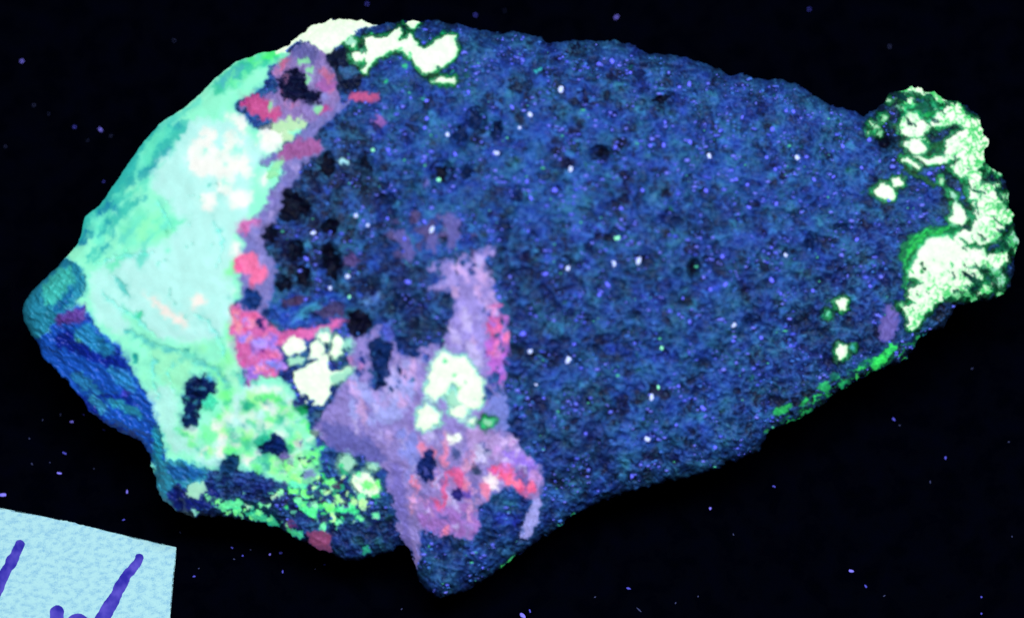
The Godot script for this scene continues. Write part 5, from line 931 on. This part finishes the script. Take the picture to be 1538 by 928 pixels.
			if kind == 5:
				# beads: greener, duller mineral along the seams between them
				var seam := smoothstep(0.34, 0.02, bead.get_noise_2d(x + wx * 7 + fn * 2, y + wy * 7) + 1.0)
				var where := clampf(0.5 + 1.4 * fn + smoothstep(55.0, 15.0, d), 0, 1) * smoothstep(75.0, 25.0, d + wx * 25.0) * smoothstep(1280.0, 1360.0, x) + 0.07
				seen_as = seen_as.lerp(Color(0.2, 0.72, 0.38), clampf(seam * where, 0, 0.9))
			glow_map[3 * at] = seen_as.r8
			glow_map[3 * at + 1] = seen_as.g8
			glow_map[3 * at + 2] = seen_as.b8
			var col := seen_as.srgb_to_linear()
			var big := broad.get_noise_2d(x, y)
			var relief := 0.0
			var gain := 1.0
			match kind:
				0, 6:
					var c := cell.get_noise_2d(x + wx * 5, y + wy * 5)
					var v := vein.get_noise_2d(x + wx * 6, y)
					var pt := patchy.get_noise_2d(x, y)
					var t := 0.48 + 0.4 * big + 0.6 * v + 0.3 * fn + 0.3 * pt - 0.5 * (c + 0.5)
					if kind == 0:
						if t > 0.5:
							col = col.lerp(light_c, clampf((t - 0.5) * 0.9, 0, 0.75))
						else:
							col = col.lerp(dark_c, clampf((0.5 - t) * 1.4, 0, 0.75))
						var thread := clampf(web.get_noise_2d(x + wx * 4, y * 1.15 + wy * 4) * 1.6 - 0.55, 0, 1)
						col = col.lerp(lin(74, 122, 186), thread * (0.3 + 0.3 * pt))
						var hue := patchy.get_noise_2d(x * 2.0 + 900, y * 2.0) * 0.5
						col.g *= 1.0 + hue * 0.7
						col.b *= 1.0 - hue * 0.5
						col = Color(col.r * 1.15 + 0.003, col.g * 1.05, col.b * 0.9)
					else:
						gain = 0.8 + 0.5 * v
					relief = big * 9.0 - (c + 0.6) * 5.2 + v * 3.6 + fn * 0.5
				1, 8:
					gain = 0.92 + 0.10 * big + 0.1 * patchy.get_noise_2d(x * 2, y * 2) + (0.1 if y < 540 else 0.26) * fn
					relief = patchy.get_noise_2d(x, y) * 8.0 + big * 1.6 + wx * 0.12 - (5.0 if kind == 8 else 0.0)
				2:
					# splintery fracture: ridges that run down to the right
					var a := x * 0.78 + y * 0.62
					var b := -x * 0.62 + y * 0.78
					var st := vein.get_noise_2d(a * 0.22, b * 0.6 + wx * 5)
					var st2 := fine.get_noise_2d(a * 0.16, b * 0.5)
					gain = 1.3 + 0.3 * st + 0.25 * st2 + 0.12 * fn
					relief = st * 5.0 + st2 * 2.0 + big * 4.0 + fn * 0.5
				3, 4:
					var fb := vein.get_noise_2d(x * 1.3 + wy * 8, y * 0.45)
					var f2 := fine.get_noise_2d(x * 0.9, y * 0.4)
					gain = 1.25 + 0.5 * fb + 0.3 * f2 + 0.2 * big
					relief = 2.0 + fb * 3.6 + f2 * 1.0 + big * 6.0
				5:
					var l := lump.get_noise_2d(x, y)
					gain = 1.0 + 0.05 * fn
					relief = 4.5 - (l + 0.5) * 4.0 + fn * 0.3
				7:
					gain = 1.0 + 0.6 * fn + 0.35 * vein.get_noise_2d(x * 1.6, y * 1.6)
					relief = 1.0 + fn * 1.6 + big * 4.0
			gain = maxf(gain, 0.25) * (1.0 - glow_of[kind])
			colours[at] = Color(minf(col.r * gain, 0.9), minf(col.g * gain, 0.9), minf(col.b * gain, 0.9))
			if d <= 0.0:
				height[at] = 0.0
			else:
				var e := sqrt(d * (d + 84.0))
				var m := maxf(height[at], 8.0)
				height[at] = m * e / sqrt(m * m + e * e) + relief * clampf(d / 14.0, 0.12, 1.0)
	var glow_tex := ImageTexture.create_from_image(Image.create_from_data(GW, GH, false, Image.FORMAT_RGB8, glow_map))
	for g in [["crust", 0.9], ["face", 0.14], ["calcite", 0.68], ["willemite", 1.2], ["mint", 0.8], ["green", 0.8]]:
		var gm: StandardMaterial3D = stuff[g[0]]
		gm.emission_enabled = true
		gm.emission_texture = glow_tex
		gm.emission_operator = BaseMaterial3D.EMISSION_OP_MULTIPLY
		gm.emission = Color.WHITE if g[0] != "willemite" else Color(0.95, 1.0, 0.91)
		gm.emission_energy_multiplier = g[1]
	# pits
	for k in holes.size() / 5:
		var cx: float = holes[5 * k]
		var cy: float = holes[5 * k + 1]
		var rx: float = holes[5 * k + 2] * 1.45
		var ry: float = holes[5 * k + 3] * 1.45
		for j in range(int((cy - ry) / STEP), int((cy + ry) / STEP) + 1):
			for i in range(int((cx - rx) / STEP), int((cx + rx) / STEP) + 1):
				var r := Vector2(((i + 0.5) * STEP - cx) / rx, ((j + 0.5) * STEP - cy) / ry).length_squared()
				if r < 1.0:
					height[j * GW + i] -= holes[5 * k + 4] * 1.9 * (1.0 - r) * (1.0 - r * 0.4) - 2.2 * smoothstep(0.45, 0.85, r) * smoothstep(1.0, 0.85, r)
	# vertices and normals
	var points := PackedVector3Array()
	var normals := PackedVector3Array()
	points.resize(GW * GH)
	normals.resize(GW * GH)
	var across := place(1, 0, 0) - place(0, 0, 0)
	var down := place(0, 1, 0) - place(0, 0, 0)
	var up := place(0, 0, 1) - place(0, 0, 0)
	for j in range(1, GH - 1):
		for i in range(1, GW - 1):
			var at := j * GW + i
			var d := rim[at]
			if d < -4.0:
				continue
			var x := (i + 0.5) * STEP
			var y := (j + 0.5) * STEP
			var gx := (height[at + 1] - height[at - 1]) / (2 * STEP)
			var gy := (height[at + GW] - height[at - GW]) / (2 * STEP)
			if d <= 0.0:
				var g := Vector2(rim[at + 1] - rim[at - 1], rim[at + GW] - rim[at - GW]).normalized()
				x -= g.x * d
				y -= g.y * d
				gx += g.x * 2.0
				gy += g.y * 2.0
			points[at] = place(x, y, height[at])
			normals[at] = (up - across * gx - down * gy).normalized()
	# share the cells out among the parts
	var cells: Array = []
	for p in parts:
		cells.append(PackedInt32Array())
	for j in range(1, GH - 2):
		for i in range(1, GW - 2):
			var at := j * GW + i
			if rim[at] > 0 or rim[at + 1] > 0 or rim[at + GW] > 0 or rim[at + GW + 1] > 0:
				if minf(minf(rim[at], rim[at + 1]), minf(rim[at + GW], rim[at + GW + 1])) > -4.0:
					cells[owner[at]].append(at)
	rock = Node3D.new()
	rock.name = "glowing_rock"
	add_child(rock)
	tag(rock, "rough rock with dark blue body, mint green crust, violet veins and white glowing patches", "rock")
	var kinds := ["matrix", "crust", "face", "calcite", "calcite", "willemite", "dark", "green", "crust"]
	var slot := PackedInt32Array()
	slot.resize(GW * GH)
	slot.fill(-1)
	for p in parts.size():
		var mine: PackedInt32Array = cells[p]
		if mine.is_empty():
			continue
		var v := PackedVector3Array()
		var nn := PackedVector3Array()
		var cc := PackedColorArray()
		var uv := PackedVector2Array()
		var ix := PackedInt32Array()
		var used := PackedInt32Array()
		for at in mine:
			for q in [at, at + 1, at + GW + 1, at + GW]:
				if slot[q] < 0:
					slot[q] = v.size()
					used.append(q)
					v.append(points[q])
					nn.append(normals[q])
					cc.append(colours[q])
					uv.append(Vector2((q % GW + 0.5) / GW, (q / GW + 0.5) / GH))
			var a := slot[at]
			var b := slot[at + 1]
			var c := slot[at + GW + 1]
			var d := slot[at + GW]
			ix.append_array([a, b, c, a, c, d])
		for q in used:
			slot[q] = -1
		add_part(parts[p][0], v, nn, cc, uv, ix, stuff["mint" if parts[p][0] == "glowing_mint_patch" else kinds[parts[p][1]]])
	underside()
	grains()


func add_part(called: String, v: PackedVector3Array, nn: PackedVector3Array, cc: PackedColorArray, uv: PackedVector2Array, ix: PackedInt32Array, m: Material) -> void:
	var arr := []
	arr.resize(Mesh.ARRAY_MAX)
	arr[Mesh.ARRAY_VERTEX] = v
	arr[Mesh.ARRAY_NORMAL] = nn
	arr[Mesh.ARRAY_COLOR] = cc
	arr[Mesh.ARRAY_TEX_UV] = uv
	arr[Mesh.ARRAY_INDEX] = ix
	var mesh := ArrayMesh.new()
	mesh.add_surface_from_arrays(Mesh.PRIMITIVE_TRIANGLES, arr)
	var o := MeshInstance3D.new()
	o.name = numbered(called)
	o.mesh = mesh
	o.material_override = m
	if called.begins_with("scattered"):
		o.set_meta("kind", "stuff")
	rock.add_child(o, true)


func underside() -> void:
	# the lower half of the rock on every third vertex, flattened where it rests on the table
	var k := 3
	var w := GW / k
	var h := GH / k
	var hs := PackedFloat32Array()
	var ds := PackedFloat32Array()
	var ps := PackedVector3Array()
	hs.resize(w * h)
	ds.resize(w * h)
	ps.resize(w * h)
	var bump := noise(FastNoiseLite.TYPE_SIMPLEX, 1 / 50.0, 4, 9)
	for j in h:
		for i in w:
			ds[j * w + i] = rim[(j * k + 1) * GW + i * k + 1]
	for j in range(1, h - 1):
		for i in range(1, w - 1):
			var at := j * w + i
			var x := (i * k + 1.5) * STEP
			var y := (j * k + 1.5) * STEP
			var d := ds[at]
			if d < -14.0:
				continue
			if d <= 0.0:
				var g := Vector2(ds[at + 1] - ds[at - 1], ds[at + w] - ds[at - w]).normalized()
				x -= g.x * d
				y -= g.y * d
				ps[at] = place(x, y, 0.0)
			else:
				var e := sqrt(d * (d + 90.0)) * (1.0 + 0.15 * bump.get_noise_2d(x, y)) + bump.get_noise_2d(x * 2, y * 2) * 8.0
				var p := place(x, y, -maxf(e, 0.5))
				p.y = maxf(p.y, 0.0)
				ps[at] = p
	var st := SurfaceTool.new()
	st.begin(Mesh.PRIMITIVE_TRIANGLES)
	st.set_smooth_group(0)
	for j in range(1, h - 2):
		for i in range(1, w - 2):
			var at := j * w + i
			if ds[at] > 0 or ds[at + 1] > 0 or ds[at + w] > 0 or ds[at + w + 1] > 0:
				for q in [at, at + w + 1, at + 1, at, at + w, at + w + 1]:
					st.set_color(lin(14, 40, 96))
					st.add_vertex(ps[q])
	st.index()
	st.generate_normals()
	var o := MeshInstance3D.new()
	o.name = "underside"
	o.mesh = st.commit()
	o.material_override = stuff["matrix"]
	rock.add_child(o, true)


func on_rock(x: float, y: float) -> int:
	return clampi(int(y / STEP), 0, GH - 1) * GW + clampi(int(x / STEP), 0, GW - 1)


func blob(sd: int) -> ArrayMesh:
	var s := SphereMesh.new()
	s.radius = 1.0
	s.height = 2.0
	s.radial_segments = 8
	s.rings = 4
	var st := SurfaceTool.new()
	st.create_from(s, 0)
	var arr := st.commit_to_arrays()
	var v: PackedVector3Array = arr[Mesh.ARRAY_VERTEX]
	var nz := noise(FastNoiseLite.TYPE_SIMPLEX, 0.8, 1, sd)
	for k in v.size():
		v[k] *= 1.0 + 0.35 * nz.get_noise_3dv(v[k])
	arr[Mesh.ARRAY_VERTEX] = v
	var m := ArrayMesh.new()
	m.add_surface_from_arrays(Mesh.PRIMITIVE_TRIANGLES, arr)
	return m


func plain(called: String, c: Color, glow: float) -> StandardMaterial3D:
	var m := StandardMaterial3D.new()
	m.resource_name = called
	m.albedo_color = c
	m.roughness = 0.5
	m.metallic_specular = 0.3
	if glow > 0:
		m.emission_enabled = true
		m.emission = c
		m.emission_energy_multiplier = glow
	stuff[called] = m
	return m


func grains() -> void:
	for k in 4:
		grain_meshes.append(blob(40 + k))
	plain("blue_grain", Color8(98, 104, 252), 0.45)
	plain("pale_grain", Color8(188, 200, 250), 0.45)
	plain("green_grain", Color8(140, 240, 190), 0.3)
	single_grains()
	# the countless finer grains between them
	var xf: Array = []
	var cols: Array = []
	var dense := noise(FastNoiseLite.TYPE_SIMPLEX, 1 / 70.0, 2, 12)
	var tries := 0
	while xf.size() < 3200 and tries < 60000:
		tries += 1
		var x := rng.randf_range(400, 1480)
		var y := rng.randf_range(35, 890)
		var at := on_rock(x, y)
		if rim[at] < 5 or skin[at] != 0:
			continue
		var chance := 0.16 + dense.get_noise_2d(x, y) * 1.3 + (0.25 if x > 700 and y < 420 else 0.0)
		if rng.randf() > chance:
			continue
		var r := 0.9 + 2.2 * pow(rng.randf(), 3.0)
		var b := Basis.from_euler(Vector3(rng.randf() * TAU, rng.randf() * TAU, 0)).scaled(Vector3(rng.randf_range(0.7, 1.7), 0.8, rng.randf_range(0.6, 1.1)) * r * UNIT)
		xf.append(Transform3D(b, place(x, y, height[at] + r * 0.25)))
		var c := lin(62, 84, 228).lerp(lin(118, 126, 255), rng.randf())
		var t := rng.randf()
		if t < 0.3:
			c = lin(52, 110, 205)
		elif t < 0.34:
			c = lin(70, 190, 150)
		cols.append(c)
	var mm := MultiMesh.new()
	mm.transform_format = MultiMesh.TRANSFORM_3D
	mm.use_colors = true
	mm.mesh = grain_meshes[0]
	mm.instance_count = xf.size()
	for k in xf.size():
		mm.set_instance_transform(k, xf[k])
		mm.set_instance_color(k, cols[k])
	var o := MultiMeshInstance3D.new()
	o.name = "fine_grains"
	o.multimesh = mm
	var m := StandardMaterial3D.new()
	m.vertex_color_use_as_albedo = true
	m.roughness = 0.6
	o.material_override = m
	o.set_meta("kind", "stuff")
	rock.add_child(o, true)


func grain(x: float, y: float, k: String) -> void:
	var at := on_rock(x, y)
	var o := MeshInstance3D.new()
	o.name = numbered("bright_grain")
	o.mesh = grain_meshes[rng.randi() % 4]
	var r := 3.1 if k == "b" else 3.3
	var long := rng.randf_range(0.8, 1.6)
	if k == "W":
		r = 4.2
		long = 1.6
	o.material_override = stuff["blue_grain" if k == "b" else "green_grain" if k == "g" else "pale_grain"]
	r *= rng.randf_range(0.65, 1.15)
	var turn := rng.randf() * TAU
	if k == "W":
		turn = rng.randf_range(-0.4, 0.4)
	o.basis = Basis(Vector3.RIGHT, TILT) * Basis(Vector3.UP, turn) * Basis.from_scale(Vector3(r, r * 0.7, r * long) * UNIT)
	o.position = place(x, y, height[at] + r * 0.3)
	rock.add_child(o, true)


func single_grains() -> void:
	grain(842, 137, "W")
	grain(1019, 133, "b")
	grain(1034, 129, "b")
	grain(946, 111, "b")
	grain(997, 186, "b")
	grain(796, 175, "w")
	grain(780, 195, "w")
	grain(744, 232, "w")
	grain(856, 257, "W")
	grain(791, 275, "b")
	grain(832, 288, "b")
	grain(797, 300, "b")
	grain(963, 288, "b")
	grain(931, 315, "b")
	grain(1190, 169, "b")
	grain(1179, 168, "b")
	grain(1158, 196, "b")
	grain(1079, 199, "b")
	grain(1063, 236, "w")
	grain(1195, 238, "w")
	grain(1209, 237, "b")
	grain(1103, 271, "b")
	grain(1120, 279, "b")
	grain(1122, 313, "b")
	grain(1163, 308, "b")
	grain(975, 221, "b")
	grain(995, 220, "b")
	grain(923, 223, "b")
	grain(1034, 216, "b")
	grain(1113, 178, "b")
	grain(1149, 238, "b")
	grain(1162, 256, "b")
	grain(1058, 288, "b")
	grain(1220, 271, "b")
	grain(1249, 266, "b")
	grain(1292, 253, "b")
	grain(1304, 211, "b")
	grain(1264, 221, "b")
	grain(769, 164, "b")
	grain(899, 98, "b")
	grain(919, 94, "b")
	grain(845, 88, "b")
	grain(920, 397, "W")
	grain(957, 393, "W")
	grain(1177, 384, "w")
	grain(1155, 373, "b")
	grain(819, 412, "b")
	grain(1064, 435, "b")
	grain(1086, 428, "b")
	grain(1023, 448, "b")
	grain(1017, 472, "b")
	grain(1033, 483, "b")
	grain(1099, 488, "w")
	grain(1099, 512, "b")
	grain(1141, 507, "b")
	grain(951, 515, "b")
	grain(853, 539, "W")
	grain(861, 516, "b")
	grain(796, 527, "w")
	grain(785, 501, "b")
	grain(805, 576, "w")
	grain(987, 580, "g")
	grain(977, 596, "W")
	grain(971, 658, "w")
	grain(1014, 637, "b")
	grain(1017, 579, "b")
	grain(1054, 612, "b")
	grain(879, 649, "b")
	grain(816, 596, "b")
	grain(1073, 671, "b")
	grain(949, 713, "b")
	grain(898, 443, "b")
	grain(911, 428, "b")
	grain(1082, 386, "b")
	grain(1169, 441, "b")
	grain(1218, 437, "b")
	grain(992, 522, "g")
	grain(793, 349, "b")
	grain(925, 359, "g")
	grain(852, 404, "w")
	grain(473, 352, "w")
	grain(538, 325, "w")
	grain(555, 340, "w")
	grain(650, 347, "W")
	grain(525, 416, "w")
	grain(615, 424, "b")
	grain(463, 450, "b")
	grain(610, 360, "b")
	grain(528, 446, "g")
	grain(562, 228, "g")
	grain(660, 273, "g")
	grain(685, 235, "b")
	grain(585, 228, "b")
	grain(499, 433, "w")
	grain(464, 390, "b")
	grain(584, 330, "b")
	grain(639, 335, "b")
	grain(641, 154, "b")
	grain(618, 150, "b")
	grain(704, 141, "b")
	grain(673, 205, "w")
	grain(747, 233, "w")
	grain(642, 181, "b")
	grain(639, 195, "b")
	grain(1393, 262, "b")
	grain(1333, 302, "b")
	grain(725, 851, "b")
	grain(672, 876, "b")
	grain(1185, 519, "b")
	grain(1156, 421, "b")
	grain(1304, 430, "b")
	grain(1284, 361, "b")


# ---------------------------------------------------------------- dust on the table
func dust(x: float, z: float, r: float, bright: int, label: String) -> void:
	var o := MeshInstance3D.new()
	o.name = numbered("dust_speck")
	o.mesh = grain_meshes[rng.randi() % 4]
	o.material_override = stuff[["faint_dust", "blue_dust", "bright_dust", "bright_dust"][bright]]
	var rr := r * 0.001 * 0.5
	var long := rng.randf_range(1.0, 2.3)
	if bright == 3 or label.contains("fibre"):
		long = 2.0
	if label.contains("fibre"):
		rr *= 0.35
		long = 6.0
	var turn := rng.randf() * TAU
	if label.contains("fibre") or (bright == 3 and x > 0):
		turn = PI / 2 + 0.8
	elif bright == 3:
		turn = 0.1
	o.basis = Basis(Vector3.UP, turn) * Basis.from_scale(Vector3(rr * long, rr * 0.6, rr))
	o.position = Vector3(x, rr * 0.55, z)
	add_child(o, true)
	tag(o, label, "dust speck", "dust specks on the table")


func scatter_dust() -> void:
	plain("faint_dust", Color8(58, 62, 104), 0.0)
	plain("blue_dust", Color8(84, 82, 204), 0.0)
	plain("bright_dust", Color8(132, 122, 244), 0.2)
	dust(-0.06140, -0.04044, 0.32, 2, "brightest blue dust speck on the black table in the upper left corner")
	dust(-0.05137, -0.03122, 0.32, 2, "bright blue dust speck just off the rock's sloping upper left edge")
	dust(-0.05462, -0.03158, 0.24, 1, "small blue dust speck left of the bright one beside the rock's upper left edge")
	dust(-0.05081, -0.02428, 0.24, 1, "lone blue dust speck close under the middle of the rock's upper left slope")
	dust(-0.05407, 0.00731, 0.32, 2, "bright blue dust speck below the rock's blue fracture face")
	dust(-0.05262, 0.00636, 0.24, 1, "small white dust speck touching the outline of the blue fracture face")
	dust(-0.05013, 0.00835, 0.24, 1, "blue dust speck tucked against the foot of the blue fracture face")
	dust(-0.05487, 0.01137, 0.32, 1, "blue double dust speck midway between rock and paper label")
	dust(-0.05547, 0.01395, 0.28, 2, "bright blue dust speck above the paper label's top edge")
	dust(-0.04711, 0.01635, 0.28, 2, "bright violet dust speck left of the rock's lower left corner")
	dust(-0.04745, 0.01995, 0.24, 1, "violet dust speck just above the paper label near its corner")
	dust(-0.06232, 0.01678, 0.48, 3, "large oblong violet dust fleck at the left edge above the paper label")
	dust(-0.03415, 0.02353, 0.28, 1, "leftmost blue dust speck of the cluster under the rock's lower band")
	dust(-0.03284, 0.02455, 0.28, 1, "blue violet dust speck in the middle of the cluster under the rock's lower band")
	dust(-0.02952, 0.02438, 0.28, 2, "brightest dust speck of the cluster under the rock's lower band")
	dust(-0.02822, 0.02421, 0.36, 1, "broad fuzzy blue dust speck right of the cluster's brightest one")
	dust(-0.02795, 0.02659, 0.24, 1, "single blue dust speck below the cluster under the rock")
	dust(-0.03872, 0.02719, 0.24, 1, "blue dust speck just right of the paper label's edge")
	dust(-0.02286, 0.02566, 0.24, 1, "blue dust speck close beneath the rock's lower band")
	dust(0.00129, 0.03219, 0.48, 3, "bright blue dust fleck on the bottom edge right of the rock's pointed foot")
	dust(0.00218, 0.03160, 0.24, 1, "small blue dust speck just above the bright fleck on the bottom edge")
	dust(0.01417, 0.02872, 0.28, 1, "blue dust speck on the dark table below the rock's lower right edge")
	dust(0.01544, 0.03143, 0.48, 0, "thin slanted grey fibre on the dark table at the bottom")
	dust(0.02423, 0.01849, 0.32, 2, "bright blue dust speck nearest below the rock's long lower right edge")
	dust(0.04132, 0.02651, 0.40, 2, "largest blue dust fleck in the lower right of the table")
	dust(0.04307, 0.02846, 0.28, 1, "blue dust speck right below the largest fleck at lower right")
	dust(0.03207, 0.01566, 0.28, 1, "upright blue dust speck below the rock's lower right corner")
	dust(0.05315, 0.01197, 0.32, 1, "blue dust speck in the empty table right of the green flecks")
	dust(0.04689, 0.00697, 0.32, 1, "blue dust speck just below the rock's green flecked flank")
	dust(0.05712, 0.02982, 0.28, 1, "upper one of two blue dust specks in the lower right corner")
	dust(0.05707, 0.03194, 0.28, 1, "lower one of two blue dust specks in the lower right corner")
	dust(0.01311, -0.04639, 0.32, 2, "bright blue dust speck above the rock's upper edge, right of centre")
	dust(-0.00459, -0.04666, 0.28, 1, "blue dust speck above the rock near the white patches")
	dust(-0.01822, -0.04820, 0.28, 1, "blue dust speck at the top edge above the white crest")
	dust(0.03735, -0.04747, 0.24, 1, "faint blue dust speck at the top edge toward the right")
	dust(0.04736, -0.04242, 0.24, 0, "faint reddish dust speck above the rock's knob")
	dust(-0.04237, -0.04323, 0.17, 0, "faint grey dust speck on the black table off the rock's upper left slope")
	dust(-0.05975, -0.03452, 0.17, 0, "faint grey dust speck on the black table off the rock's upper left slope")
	dust(-0.05292, -0.02979, 0.17, 0, "faint grey dust speck on the black table off the rock's upper left slope")
	dust(-0.05003, -0.03042, 0.17, 0, "faint grey dust speck on the black table off the rock's upper left slope")
	dust(-0.06318, -0.02899, 0.17, 0, "faint grey dust speck on the black table off the rock's upper left slope")
	dust(-0.05790, -0.03336, 0.17, 0, "faint grey dust speck on the black table off the rock's upper left slope")
	dust(-0.05124, 0.01335, 0.17, 0, "faint grey dust speck on the table between the rock's lower left face and paper label")
	dust(-0.05664, 0.01257, 0.17, 0, "faint grey dust speck on the table between the rock's lower left face and paper label")
	dust(-0.05924, 0.00947, 0.17, 0, "faint grey dust speck on the table between the rock's lower left face and paper label")
	dust(-0.05767, 0.00706, 0.17, 0, "faint grey dust speck on the table between the rock's lower left face and paper label")
	dust(-0.05548, 0.00636, 0.17, 0, "faint grey dust speck on the table between the rock's lower left face and paper label")
	dust(-0.05884, 0.01274, 0.17, 0, "faint grey dust speck on the table between the rock's lower left face and paper label")
	dust(-0.03188, 0.02379, 0.17, 0, "tiny grey dust speck near the blue cluster under the rock's lower left band")
	dust(-0.03389, 0.02498, 0.17, 0, "tiny grey dust speck near the blue cluster under the rock's lower left band")
	dust(-0.02398, 0.02625, 0.17, 0, "tiny grey dust speck near the blue cluster under the rock's lower left band")
	dust(-0.03817, 0.02617, 0.17, 0, "tiny grey dust speck close along the edge of the paper label")
	dust(-0.01342, 0.03134, 0.17, 0, "tiny grey dust speck near the blue cluster under the rock's lower left band")
	dust(-0.04051, 0.02157, 0.17, 0, "tiny grey dust speck close along the edge of the paper label")
	dust(0.01990, 0.03058, 0.17, 0, "tiny grey dust speck low on the table right of the rock's pointed foot")
	dust(0.01011, 0.02982, 0.17, 0, "tiny grey dust speck low on the table right of the rock's pointed foot")
	dust(0.02265, 0.02973, 0.17, 0, "tiny grey dust speck low on the table right of the rock's pointed foot")
	dust(0.02703, 0.02182, 0.17, 0, "tiny grey dust speck low on the table right of the rock's pointed foot")
	dust(0.04531, 0.02965, 0.17, 0, "tiny grey dust speck on the wide dark table at the lower right")
	dust(0.05121, 0.01506, 0.17, 0, "tiny grey dust speck on the wide dark table at the lower right")
	dust(0.04761, 0.00775, 0.17, 0, "tiny grey dust speck on the wide dark table at the lower right")
	dust(0.06095, 0.00990, 0.17, 0, "tiny grey dust speck on the wide dark table at the lower right")
	dust(0.05668, 0.00038, 0.17, 0, "tiny grey dust speck on the wide dark table at the lower right")
	dust(0.06104, 0.02208, 0.17, 0, "tiny grey dust speck on the wide dark table at the lower right")
	dust(-0.00092, -0.04729, 0.17, 0, "faint grey dust speck on the black table along the picture's top edge above the rock")
